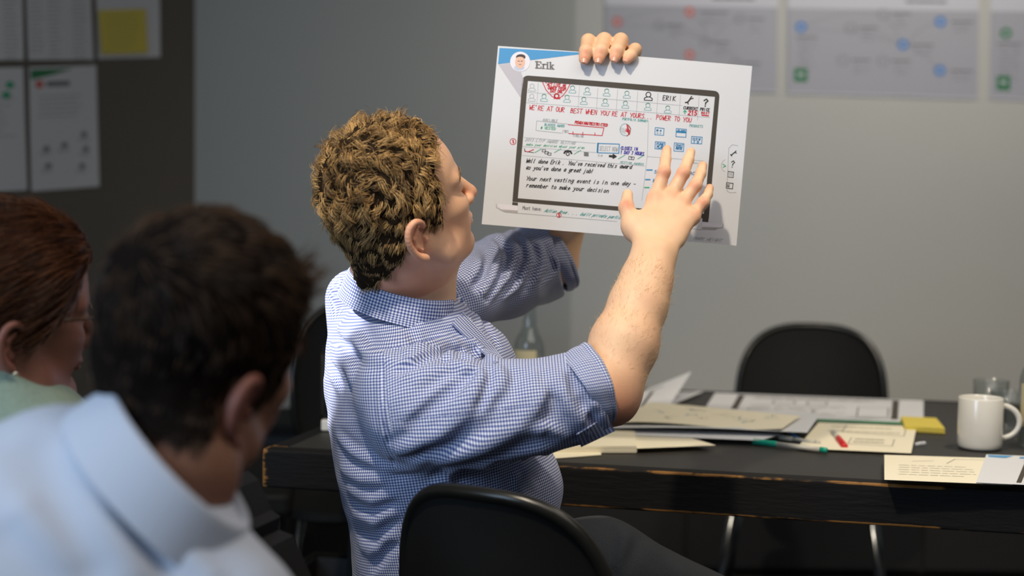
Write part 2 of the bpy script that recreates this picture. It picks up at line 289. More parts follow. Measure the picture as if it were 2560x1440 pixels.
class Print:
    """ink on a sheet: fn(x, y, h) maps sheet coordinates (x right, y down) to a point h above the sheet"""
    def __init__(s, fn, unit_h=.00035, step=40): s.fn = fn; s.h = unit_h; s.b = {}; s.step = step
    def mb(s, k): return s.b.setdefault(k, MB())
    def line(s, k, pts, w=2., h=None, close=False):
        h = s.h if h is None else h; pts = [np.array(p, float) for p in pts]
        if close: pts.append(pts[0])
        for a, b in zip(pts[:-1], pts[1:]):
            d = b - a; L = np.hypot(*d)
            if L < 1e-6: continue
            d /= L; q = np.array([-d[1], d[0]]) * w / 2; a2 = a - d * w * .4; b2 = b + d * w * .4; n = max(1, int(L / s.step))
            for i in range(n):
                c, e = a2 + (b2 - a2) * i / n, a2 + (b2 - a2) * (i + 1) / n
                s.mb(k).quad(s.fn(*(c - q), h), s.fn(*(c + q), h), s.fn(*(e + q), h), s.fn(*(e - q), h))
    def fill(s, k, quad, h=None, n=6):
        h = s.h if h is None else h; q = [np.array(p, float) for p in quad]
        def bl(u, v): return (q[0] * (1 - u) + q[1] * u) * (1 - v) + (q[3] * (1 - u) + q[2] * u) * v
        for i in range(n):
            for j in range(n):
                s.mb(k).quad(*[s.fn(*bl(u, v), h) for u, v in ((i / n, j / n), (i / n, (j + 1) / n), ((i + 1) / n, (j + 1) / n), ((i + 1) / n, j / n))])
    def disc(s, k, c, r, h=None, n=20, ry=None):
        h = s.h if h is None else h; ry = ry or r
        s.mb(k).add([s.fn(c[0] + r * math.cos(2 * math.pi * i / n), c[1] + ry * math.sin(2 * math.pi * i / n), h) for i in range(n)], [tuple(reversed(range(n)))])
    def ring(s, k, c, r, w=2, a0=0, a1=360, ry=None, n=14):
        ry = ry or r
        s.line(k, [(c[0] + r * math.cos(math.radians(a0 + (a1 - a0) * i / n)), c[1] + ry * math.sin(math.radians(a0 + (a1 - a0) * i / n))) for i in range(n + 1)], w)
    def text(s, k, txt, a, b, hgt, w=1.6, slant=.1, jit=.22, wide=1):
        """write txt from point a to point b (baseline), capital height hgt"""
        a = np.array(a, float); b = np.array(b, float); d = unit(b - a); up = np.array([d[1], -d[0]]); adv = np.hypot(*(b - a)) / max(1, len(txt))
        for i, c in enumerate(txt):
            if c not in GL: continue
            o = a + d * adv * i; sx = min(adv * .8, hgt * .75) / 4 * wide
            oy = random.uniform(-jit, jit) * hgt * .12
            for st in GL[c]:
                s.line(k, [o + d * (x * sx + y * slant * hgt / 6) + up * (y * hgt / 6 + oy) + np.array([random.uniform(-jit, jit), random.uniform(-jit, jit)]) * hgt / 14 for x, y in st], w)
    def build(s, parent, names=None):
        for k, m in s.b.items(): tag(m.build((names or {}).get(k, k), M[k], parent), kind='stuff')
INKN = {'ink_black': 'black_handwriting', 'ink_red': 'red_handwriting', 'ink_teal': 'teal_handwriting', 'ink_blue': 'blue_handwriting', 'ink_violet': 'violet_handwriting', 'ink_grey': 'grey_handwriting', 'ink_green': 'green_pen_marks',
 'print_bezel': 'printed_screen_frame', 'print_blue': 'printed_blue_corner', 'print_silver': 'printed_silver_base', 'print_grey': 'printed_name', 'pen_thin': 'thin_pen_lines', 'print_skin': 'portrait_face', 'print_hair': 'portrait_hair',
 'print_shirt': 'portrait_shirt', 'print_pale': 'portrait_disc', 'print_grey_dim': 'printed_text', 'print_red_dim': 'red_printed_symbols', 'print_green_dim': 'green_printed_symbols', 'print_blue_dim': 'blue_printed_symbols', 'poster_grey': 'printed_grey_panel',
 'poster_white': 'printed_symbol_centres', 'paper': 'pasted_strip', 'sticky': 'sticky_note', 'print_shade': 'printed_grey_wedge'}

# ------------------------------------------------------------------ room
def slab(name, pts, z0, z1, thick, m):
    """vertical wall along the floor line pts[0]->pts[1], thickness behind"""
    a, b = [np.array([*p, 0.]) for p in pts]; t = unit(b - a); n = np.array([-t[1], t[0], 0])
    o = MB(); o.box((a + b) / 2 + n * thick / 2 + np.array([0, 0, (z0 + z1) / 2]), np.linalg.norm(b - a), thick, z1 - z0, t, n, (0, 0, 1)).build(name, m)
    return tag(bpy.context.scene.objects[name], kind='structure')
CORN = P(487, 500, 5.25)[:2]; MIDC = P(1432, 500, 4.95)[:2]
LEFTA = P(-900, 500, 3.1)[:2]
RIGHTB = (MIDC[0] + 3.6, MIDC[1] + .02)
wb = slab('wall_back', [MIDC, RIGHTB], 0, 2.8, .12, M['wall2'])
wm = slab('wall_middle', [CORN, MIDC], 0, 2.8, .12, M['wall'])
slab('wall_left', [LEFTA, CORN], 0, 2.8, .12, M['brown'])
slab('wall_right', [RIGHTB, (RIGHTB[0], -.6)], 0, 2.8, .12, M['wall2'])
f = MB(); f.box((.4, 2.3, -.05), 8.4, 6.6, .1); tag(f.build('floor', M['floor']), kind='structure')
f = MB(); f.box((.4, 2.3, 2.85), 8.4, 6.6, .1); tag(f.build('ceiling', M['ceiling']), kind='structure')
# skirting
def skirting(name, pts):
    a, b = [np.array([*p, 0.]) for p in pts]; t = unit(b - a); n = np.array([-t[1], t[0], 0])
    o = MB(); o.box((a + b) / 2 - n * .008 + np.array([0, 0, .05]), np.linalg.norm(b - a), .016, .1, t, n, (0, 0, 1)); tag(o.build(name, M['black']), kind='structure')
skirting('baseboard_back', [MIDC, RIGHTB]); skirting('baseboard_middle', [CORN, MIDC]); skirting('baseboard_left', [LEFTA, CORN])

# sheets and posters on the walls
def wall_sheet(name, label, cat, group, quad, p0, n, mt, draw, off=.004):
    """quad: picture corners; the sheet is a flat rectangle pinned on the wall through p0 with normal n (towards the room)"""
    c = [onplane(x, y, np.array(p0) + n * off, n) for x, y in quad]
    root = empty(name, c[3] * .5 + c[2] * .5, label, cat, group)
    def bl(u, v, h=0): return (c[0] * (1 - u) + c[1] * u) * (1 - v) + (c[3] * (1 - u) + c[2] * u) * v + n * h
    curl = random.uniform(.001, .004)
    def f(u, v, h=0): return bl(u, v, h + curl * v * v)
    grid_mesh('sheet', lambda u, v: f(u, v), 6, 10, mt, root, solid=.0006)
    pr = Print(lambda x, y, h: f(x, y, h), .0012, step=.15); draw(pr); pr.build(root, INKN); return root
pL = np.array([*LEFTA, 1.]); nL = unit(np.cross([CORN[0] - LEFTA[0], CORN[1] - LEFTA[1], 0], [0, 0, 1]))
if nL[1] > 0: nL = -nL
pB = np.array([*MIDC, 1.]); nB = unit(np.cross([RIGHTB[0] - MIDC[0], RIGHTB[1] - MIDC[1], 0], [0, 0, 1]))
if nB[1] > 0: nB = -nB
def lines(pr, k, x0, x1, ys, w=.008, seg=1):
    for y in ys:
        x = x0 + random.uniform(0, .02); e = x0 + (x1 - x0) * random.uniform(.7, 1)
        while x < e: l = random.uniform(.03, .09); pr.line(k, [(x, y), (min(x + l, e), y)], w); x += l + .02
G1 = 'printed sheets pinned on the dark board'
def d_cols(pr): [lines(pr, 'print_grey_dim', a, b, np.arange(y, y + .5, .035), .006) for a, b, y in ((.03, .25, .45), (.3, .52, .48), (.68, .92, .5))]
wall_sheet('printed_sheet', 'cropped white sheet high at the far left edge of the dark board', 'sheet', G1, [(-110, -160), (52, -160), (58, 150), (-105, 152)], pL, nL, M['paper_wall'], d_cols)
wall_sheet('printed_sheet', 'white sheet with three columns of small text, left of the yellow note sheet', 'sheet', G1, [(62, -160), (222, -160), (231, 150), (68, 150)], pL, nL, M['paper_wall'], d_cols)
def d_note(pr): lines(pr, 'print_grey_dim', .1, .9, np.arange(.1, .5, .05), .006)
wall_sheet('printed_sheet', 'white sheet carrying a large yellow sticky note, top right on the dark board', 'sheet', G1, [(236, -150), (398, -155), (399, 143), (243, 147)], pL, nL, M['paper_wall'], d_note)
def d_sticky(pr): lines(pr, 'print_grey_dim', .12, .85, np.arange(.15, .9, .14), .012)
wall_sheet('sticky_note', 'yellow sticky note stuck on the white sheet at top right of the dark board', 'note', None, [(246, 26), (364, 22), (368, 132), (253, 136)], pL, nL, M['sticky'], d_sticky, .012)
def d_green(pr):
    pr.fill('print_green_dim', [(.02, .02), (.65, .02), (.3, .07), (.02, .1)], n=2); pr.disc('print_red_dim', (.14, .14), .06, ry=.035); pr.fill('print_grey', [(.24, .12), (.58, .12), (.58, .16), (.24, .16)], n=1)
    lines(pr, 'print_grey_dim', .12, .9, np.arange(.24, .44, .04), .006)
    for x, y in ((.48, .64), (.22, .66), (.78, .56), (.8, .68), (.74, .82), (.24, .8)): pr.disc('print_grey_dim', (x, y), .05, ry=.022); lines(pr, 'print_grey_dim', x - .1, x + .1, [y + .03, y + .05], .006)
wall_sheet('printed_sheet', 'white sheet with a green printed corner and dark heading, lower on the dark board', 'sheet', G1, [(72, 168), (240, 163), (247, 466), (77, 479)], pL, nL, M['paper_wall'], d_green)
def d_g2(pr):
    pr.disc('ink_green', (.78, .14), .07, ry=.03); pr.disc('ink_green', (.72, .22), .07, ry=.03); lines(pr, 'print_grey_dim', .1, .9, np.arange(.25, .6, .05), .006)
wall_sheet('printed_sheet', 'cropped white sheet with pale green blobs above the woman with glasses', 'sheet', G1, [(-110, 172), (58, 168), (66, 475), (-105, 486)], pL, nL, M['paper_wall'], d_g2)
# posters
G2 = 'diagram posters on the light wall'
def poster(kind):
    def d(pr):
        pr.fill('poster_grey', [(.0, .335), (1, .335), (1, .985), (0, .985)], h=.0008, n=6)
        tx = lambda x, y, n=4, l=.13: (pr.line('print_grey', [(x, y), (x + l, y)], .012), lines(pr, 'print_grey_dim', x, x + l, [y + .035 + .03 * i for i in range(n)], .005))
        cir = lambda k, x, y: (pr.disc(k, (x, y), .03, ry=.042), pr.disc('poster_white', (x, y), .012, ry=.014, h=.0016))
        gr = lambda x, y: (pr.ring('print_grey_dim', (x, y), .026, .006, ry=.036), tx(x + .05, y - .005, 3, .09))
        lines(pr, 'print_grey_dim', .62, .88, [.27], .02)
        if kind == 0:
            for x, y in ((.49, .38), (.07, .47), (.49, .72)): cir('print_red_dim', x, y)
            tx(.55, .38, 3, .16)
            for x, y in ((.31, .49), (.78, .43), (.58, .62), (.76, .78)): gr(x, y)
        elif kind == 1:
            for x, y in ((.80, .42), (.605, .60), (.80, .79), (.07, .48)): cir('print_blue_dim', x, y)
            for x, y in ((.86, .42), (.65, .60), (.86, .79)): tx(x, y, 2, .11)
            tx(.05, .56, 9, .1); pr.fill('print_green_dim', [(.035, .80), (.105, .80), (.105, .905), (.035, .905)], n=1); pr.disc('poster_white', (.07, .85), .018, ry=.014, h=.0016)
            for x, y in ((.5, .37), (.33, .48), (.29, .73), (.5, .73)): gr(x, y)
        else:
            cir('print_green_dim', .08, .50); tx(.04, .58, 9, .12); pr.fill('print_green_dim', [(.035, .82), (.105, .82), (.105, .93), (.035, .93)], n=1); pr.disc('poster_white', (.07, .87), .018, ry=.014, h=.0016)
        for a in ((.1, .46, .48, .36), (.1, .5, .62, .62), (.3, .5, .6, .6), (.62, .6, .8, .42), (.5, .4, .6, .6), (.6, .6, .8, .8)):
            if kind == 2: continue
            n = 8; pr.line('print_grey_dim', [(a[0] + (a[2] - a[0]) * i / n, a[1] + (a[3] - a[1]) * i / n - .04 * math.sin(math.pi * i / n)) for i in range(n + 1)], .003)
    return d
wall_sheet('poster', 'diagram poster with red dots on the light wall, partly behind the held sheet', 'poster', G2, [(1512, -92), (1946, -88), (1941, 232), (1514, 218)], pB, nB, M['poster_white'], poster(0))
wall_sheet('poster', 'diagram poster with blue dots and a green square, in the middle of the light wall', 'poster', G2, [(1970, -88), (2449, -84), (2443, 248), (1968, 234)], pB, nB, M['poster_white'], poster(1))
wall_sheet('poster', 'diagram poster with a green dot and green square, cropped at the right edge', 'poster', G2, [(2478, -84), (2960, -80), (2956, 262), (2474, 248)], pB, nB, M['poster_white'], poster(2))

# ------------------------------------------------------------------ table
TA = np.array([-.452, 2.581, 0.]); tt = unit([math.cos(math.radians(-13.33)), math.sin(math.radians(-13.33)), 0]); tn = np.array([-tt[1], tt[0], 0])
TL, TD, TH = 2.75, 1.107, .74
def tab(u, v, z=0): return TA + tt * u + tn * v + np.array([0, 0, z])
table = empty('meeting_table', tab(TL / 2, TD / 2, 0), 'long black meeting table with worn brown edges, strewn with papers', 'table')
m = MB(); m.box(tab(TL / 2 - .0, TD / 2, TH - .014), TL - .016, TD - .016, .026, tt, tn, (0, 0, 1)); m.build('tabletop', M['table_top'], table)
def edge_plank(a, b, out, thick=.034, zt=TH - .0005, h=.071):
    """edge board with a rounded worn arris; the wear attribute grows towards the corners"""
    a, b = np.array(a), np.array(b); L = np.linalg.norm(b - a); t = (b - a) / L; n = int(L / .006); prof = []
    r = .004
    for z in (np.linspace(-thick, -r, 4)): prof.append((z, 0, min(-z, .2)))
    for k in range(1, 5): prof.append((-r + r * math.sin(k * math.pi / 8), -r + r * math.cos(k * math.pi / 8), 0))
    for z in np.linspace(-r - .002, -h + r + .002, 15): prof.append((0, z, min(-z, h + z)))
    for k in range(0, 5): prof.append((-r + r * math.cos(k * math.pi / 8), -h + r - r * math.sin(k * math.pi / 8), 0))
    prof.append((-thick, -h, .02)); m_ = len(prof)
    V = []; W = []
    ns = np.convolve(RNG.normal(size=n + 21), np.ones(9) / 9, 'same')[10:n + 11]; n2 = np.convolve(RNG.normal(size=n + 61), np.ones(40) / 40, 'same')[30:n + 31]
    for i in range(n + 1):
        e = min(i, n - i) * L / n
        for (o, z, dist) in prof:
            ch = .0012 * max(0, ns[i]) if dist < .003 else 0
            V.append(a + t * (L * i / n) + out * (o - ch) + np.array([0, 0, zt + z]))
            W.append(.47 * math.exp(-dist / .0035) * (1 + .7 * ns[i] + 2.2 * n2[i]) + (.52 * math.exp(-e / .011) + .10 * math.exp(-e / .04)))
    idx = np.arange((n + 1) * m_).reshape(n + 1, m_)
    Q = np.stack([idx[:-1, :-1], idx[1:, :-1], idx[1:, 1:], idx[:-1, 1:]], -1).reshape(-1, 4)
    me = np_mesh('edge_board', V, np.concatenate([Q, [[idx[0, 0], idx[0, 8], idx[0, 24], idx[0, m_ - 1]], [idx[n, 0], idx[n, m_ - 1], idx[n, 24], idx[n, 8]]]]))
    at = me.attributes.new('wear', 'FLOAT', 'POINT'); at.data.foreach_set('value', np.array(W, np.float32))
    return link('edge_board', me, M['timber'], table)
edge_plank(tab(0, 0), tab(TL, 0), -tn)
edge_plank(tab(0, TD - .034), tab(0, .034), -tt); edge_plank(tab(TL, TD), tab(0, TD), tn); edge_plank(tab(TL, .034), tab(TL, TD - .034), tt)
for u, v in ((.16, .2), (.16, TD - .2), (TL - .2, .2), (TL - .2, TD - .2)):
    m = MB(); s = -1 if u < 1 else 1; a = tab(u, v, TH - .04); b = tab(u + s * .05, v, 0)
    m.box((a + b) / 2, .085, .06, np.linalg.norm(a - b), unit(np.cross(tn, unit(a - b))), tn, unit(a - b)); m.build('leg', M['wood_leg'], table)
m = MB(); m.box(tab(TL / 2, TD / 2, TH - .075), TL - .5, .05, .09, tt, tn, (0, 0, 1)); m.build('stretcher', M['wood_leg'], table)

# ------------------------------------------------------------------ papers on the table
lift = [.0012]
def table_sheet(name, label, quad, mt, draw=None, group='loose papers on the table', warp=None, cat='paper', thick=.0004, z=None):
    z0 = lift[0] if z is None else z; lift[0] += .0016
    c = [onz(x, y, TH + z0) for x, y in quad]
    def f(u, v, h=0):
        p = (c[0] * (1 - u) + c[1] * u) * (1 - v) + (c[3] * (1 - u) + c[2] * u) * v
        return p + np.array([0, 0, h + (warp(u, v) if warp else 0)])
    root = empty(name, f(.5, .5), label, cat, group)
    grid_mesh('sheet', lambda u, v: f(u, 1 - v), 20, 14, mt, root, solid=thick)
    if draw:
        pr = Print(f, .0005, step=.05); draw(pr); pr.build(root, INKN)
    return root
def d_frame(pr):
    pr.fill('print_bezel', [(.12, .06), (.15, .06), (.15, .96), (.12, .96)], n=4); pr.fill('print_bezel', [(.855, .06), (.885, .06), (.885, .96), (.855, .96)], n=4)
    pr.line('print_bezel', [(.12, .07), (.885, .07)], .02); pr.line('print_bezel', [(.12, .93), (.885, .93)], .015)
    lines(pr, 'print_grey', .2, .84, [.13, .17], .012)
    for x0, x1, y0, y1 in ((.3, .4, .25, .4), (.46, .55, .25, .4), (.7, .84, .45, .85), (.2, .5, .6, .85)): pr.line('print_grey', [(x0, y0), (x1, y0), (x1, y1), (x0, y1)], .006, close=True)
    lines(pr, 'print_grey', .2, .65, np.arange(.45, .88, .09), .008)
def d_scrib(pr):
    for k in range(16):
        x, y = random.uniform(.1, .9), random.uniform(.2, .8)
        pts = [(x, y)]
        for i in range(6): pts.append((pts[-1][0] + random.uniform(-.01, .03), pts[-1][1] + random.uniform(-.07, .07)))
        pr.line('ink_blue' if k % 3 == 0 else 'pen_thin', pts, .004)
def d_text(pr):
    lines(pr, 'pen_thin', .1, .75, np.arange(.42, .8, .09), .008); pr.line('pen_thin', [(.45, .3), (.5, .1), (.72, .1), (.78, .3)], .006); pr.line('pen_thin', [(.2, .25), (.35, .2)], .006)
def d_text2(pr):
    lines(pr, 'print_grey', .15, .9, [.15, .32], .012); lines(pr, 'print_grey', .45, .8, [.6, .7], .02); pr.line('print_grey', [(.3, .08), (.3, .35), (.9, .42), (.9, .12)], .007); pr.line('print_grey', [(.42, .55), (.42, .78), (.82, .8), (.82, .55)], .007)
table_sheet('paper_sheet', 'white sheet with dark printed screen frame at the back, before the far chair', [(1788, 982), (2309, 1001), (2309, 1052), (1745, 1046)], M['paper'], d_frame)
table_sheet('paper_sheet', 'white sheet with a dark green edge stripe under the frame sheet', [(1990, 1040), (2262, 1050), (2256, 1062), (1990, 1052)], M['paper'], lambda pr: pr.fill('print_green_dim', [(0, .5), (1, .5), (1, 1), (0, 1)], n=3))
table_sheet('paper_sheet', 'cream sheet with pen diagrams under the red marker', [(2046, 1056), (2292, 1066), (2278, 1133), (1992, 1120)], M['paper_cream'], d_text2)
table_sheet('paper_sheet', 'white sheet with two dark printed bars behind the raised elbow', [(1520, 985), (1760, 978), (1660, 1020), (1480, 1030)], M['paper'], lambda pr: (pr.fill('print_bezel', [(.62, .2), (.66, .2), (.66, .95), (.62, .95)], n=2), lines(pr, 'print_grey', .7, .9, [.4], .02)))
def curlw(u, v): return .052 * max(0, u - .2) * max(0, 1 - v) * 1.3
table_sheet('paper_sheet', 'white sheet curling up to a point near the back edge beside the elbow', [(1525, 996), (1728, 985), (1672, 1018), (1500, 1026)], M['paper'], lambda pr: (pr.fill('print_bezel', [(.55, .3), (.6, .3), (.6, 1), (.55, 1)], n=2), lines(pr, 'print_grey', .5, .75, [.2], .03)), warp=curlw)
table_sheet('paper_sheet', 'cream sheet with a tapering corner in front of the paper pile', [(1560, 1082), (1690, 1084), (1790, 1113), (1592, 1121)], M['paper_cream'])
table_sheet('paper_sheet', 'white sheet at the bottom of the pile beside the teal marker', [(1530, 1062), (1955, 1085), (1900, 1101), (1520, 1086)], M['paper'])
def warp2(u, v): return .006 + .006 * math.sin(u * 3.1) * v + .012 * max(0, u - .82) * (v)
table_sheet('paper_sheet', 'large white sheet under the cream one with a bent right side', [(1640, 1020), (2052, 1040), (2018, 1092), (1500, 1078)], M['paper'], lambda pr: lines(pr, 'ink_grey', .1, .6, [.82, .9], .012), warp=warp2)
def warp3(u, v): return .012 + .003 * math.sin(u * 6) * v + .012 * max(0, u - .85) * v
table_sheet('paper_sheet', 'large cream sheet with blue pen sketches on top of the pile', [(1625, 1018), (2002, 1054), (1955, 1088), (1530, 1070)], M['paper_cream'], d_scrib, warp=warp3)
table_sheet('paper_sheet', 'cream sheet with handwriting at the front edge of the table', [(2211, 1137), (2570, 1148), (2532, 1212), (2211, 1199)], M['paper_cream'], d_text)
table_sheet('paper_sheet', 'white sheet with blue corner and dark screen frame, cropped at the right edge', [(2466, 1136), (2900, 1152), (2860, 1226), (2440, 1206)], M['paper'],
    lambda pr: (pr.fill('print_blue', [(.01, .03), (.16, .03), (.12, .12), (.02, .1)], n=2), pr.fill('print_blue', [(.2, .06), (.6, .03), (.6, .1), (.2, .12)], n=2), pr.fill('print_bezel', [(.24, .22), (.27, .22), (.27, .95), (.24, .95)], n=3), pr.line('print_bezel', [(.24, .22), (.9, .22)], .02), pr.line('ink_black', [(.31, .3), (.29, .5), (.3, .7), (.29, .88)], .006)))
# white pad of paper near the elbow
def pad(name, label, quad, thick, mt, group=None, cat='pad'):
    c = [onz(x, y, TH) for x, y in quad]; m = MB(); root = empty(name, sum(c) / 4, label, cat, group); n = max(2, int(thick / .0022))
    for i in range(n):
        z0 = thick * i / n + .0008; z1 = thick * (i + 1) / n + .0004; j = np.array([random.uniform(-.0007, .0007), random.uniform(-.0007, .0007), 0])
        m.add([p + j + np.array([0, 0, z]) for z in (z0, z1) for p in c], [(0, 1, 2, 3), (7, 6, 5, 4), (0, 4, 5, 1), (1, 5, 6, 2), (2, 6, 7, 3), (3, 7, 4, 0)])
    m.build('pages', mt, root); return root
pad('paper_pad', 'thick white paper pad under the rolled right sleeve', [(1300, 1092), (1586, 1092), (1592, 1133), (1330, 1133)], .0130, M['paper_cream'])
table_sheet('paper_sheet', 'white sheet slipping out in front of the thick pad', [(1300, 1100), (1500, 1100), (1503, 1137), (1371, 1147)], M['paper_cream'], z=.0008)
pad('sticky_pad', 'yellow sticky note pad left of the white mug', [(2252, 1054), (2340, 1058), (2362, 1085), (2262, 1079)], .011, M['sticky'])
# ------------------------------------------------------------------ pens
def pen(label, a, b, r, body, cap, tip, capl=.35, tipl=.1):
    a = onz(*a, TH + r + .0005); b = onz(*b, TH + r + .0005); d = unit(b - a); L = np.linalg.norm(b - a)
    root = empty('marker_pen', (a + b) / 2 - np.array([0, 0, r]), label, 'pen', 'marker pens on the table')
    at = lambda s: a + d * L * s
    m = MB(); m.tube([at(0), at(.01), at(capl - .01), at(capl)], [r * .8, r, r, r * .95], 16); m.build('cap', cap, root)
    m = MB(); m.tube([at(capl), at(1 - tipl)], [r * .86, r * .86], 16); m.build('barrel', body, root)
    m = MB(); m.tube([at(1 - tipl), at(.99), at(1)], [r * .9, r * .9, r * .7], 16); m.build('end_plug', tip, root)
pen('teal capped marker pen lying in front of the paper pile', (1883, 1104), (2068, 1126), .0058, M['grey_plastic'], M['teal_plastic'], M['teal_plastic'], .33, .09)
pen('grey marker pen lying just behind the teal marker', (1938, 1092), (2050, 1108), .005, M['grey_plastic'], M['grey_plastic'], M['grey_plastic'], .4, .1)
pen('blue capped marker pen poking out under the big sheet', (1994, 1098), (1970, 1082), .005, M['grey_plastic'], M['blue_plastic'], M['black'], .75, .1)
pen('red tipped marker pen lying on the cream diagram sheet', (2112, 1116), (2083, 1080), .0062, M['grey_plastic'], M['red_plastic'], M['grey_plastic'], .55, .1)
# crumb of paper
m = MB(); c = onz(2301, 1110, TH + .004)
for k in range(3): m.box(c + np.array([.006 * (k - 1), .002 * (k % 2), .001 * k]), .008, .006, .005, unit([1, .3 * k, .1]), unit([-.3 * k, 1, 0]), (0, 0, 1), bev=.001)
tag(m.build('paper_scrap', M['paper']), 'small crumpled white paper scrap beside the mug', 'scrap')
# ------------------------------------------------------------------ mug, glasses, bottles
mc = onz(2449, 1121, TH); R = .0415
mug = empty('mug', mc, 'white ceramic mug with handle on the right of the table', 'mug')
m = MB(); H = .098
m.lathe(mc, [(0, .0008), (R * .82, .0008), (R * .93, .002), (R * .985, .007), (R, .014), (R, H - .002), (R - .001, H), (R - .0025, H), (R - .0035, H - .003), (R - .0035, .012), (R * .8, .006), (0, .006)], 48); m.build('body', M['ceramic'], mug)
m = MB(); hd = unit(RT * 1 - FWD * .15 * np.array([1, 1, 0])); pts = []
for i in range(17):
    a_ = math.radians(-100 + 200 * i / 16); pts.append(mc + hd * (R - .004 + .034 * max(0, math.cos(a_)) + (0.0 if math.cos(a_) > 0 else .006 * math.cos(a_))) + np.array([0, 0, .052 + .031 * math.sin(a_)]))
m.tube(pts, .0052, 12); m.build('handle', M['ceramic'], mug)
gl = onz(2475, 1062, TH)
g = empty('tumbler', gl, 'clear glass tumbler standing behind the white mug', 'glass')
m = MB(); m.lathe(gl, [(0, .001), (.030, .001), (.033, .006), (.037, .095), (.0358, .0955), (.0345, .094), (.031, .014), (0, .012)], 40); m.build('glass_wall', M['glass'], g)
gl = onz(2520, 1085, TH)
g = empty('tumbler', gl, 'second clear glass tumbler seen through the mug handle', 'glass')
m = MB(); m.lathe(gl, [(0, .001), (.028, .001), (.031, .006), (.037, .088), (.0358, .0885), (.0345, .087), (.029, .014), (0, .012)], 40); m.build('glass_wall', M['glass'], g)
def bottle(c, label, Hh=.243, r=.0355, lab=True, lab_az=200):
    c = np.array(c); root = empty('water_bottle', c, label, 'bottle', 'glass water bottles on the table')
    pr_ = [(0, .001), (r * .8, .001), (r, .006), (r, .126), (r * .98, .136), (r * .87, .149), (r * .62, .163), (r * .48, .178), (r * .43, .2), (r * .4, Hh - .022), (r * .42, Hh - .015)]
    inn = [(x - .0028, z + (.004 if i < 2 else 0)) for i, (x, z) in enumerate(pr_)][1:][::-1]
    m = MB(); m.lathe(c, pr_ + inn + [(0, .006)], 40); m.build('glass_body', M['glass'], root)
    m = MB(); m.lathe(c, [(0, Hh + .001), (r * .44, Hh + .001), (r * .48, Hh - .002), (r * .48, Hh - .007), (r * .44, Hh - .009), (r * .48, Hh - .011), (r * .48, Hh - .018), (r * .445, Hh - .022), (r * .40, Hh - .022)], 28); m.build('screw_cap', M['gold'], root)
    if lab:
        a0 = math.radians(lab_az); n = 14
        def lf(u, v): a_ = a0 + math.radians(130) * u; return c + np.array([(r + .0006) * math.cos(a_), (r + .0006) * math.sin(a_), .042 + .082 * v])
        lo = grid_mesh('label', lf, n, 3, M['bottle_label'], root, solid=.0002)
    return root
bottle(onz(1322, 1008), 'clear glass bottle with gold cap and cream label behind the raised arm', lab_az=165)
bottle(onz(845, 1042), 'clear glass bottle mostly hidden behind the shirted back', lab=False)
bottle(onz(2592, 1118), 'clear glass bottle with cream label cropped at the right edge', lab_az=190)
m = MB(); c = onz(826, 1062, TH + .012); m.box(c, .035, .02, .022, bev=.003); tag(m.build('eraser', M['ceramic']), 'small white block on the table behind the shirted back', 'eraser')

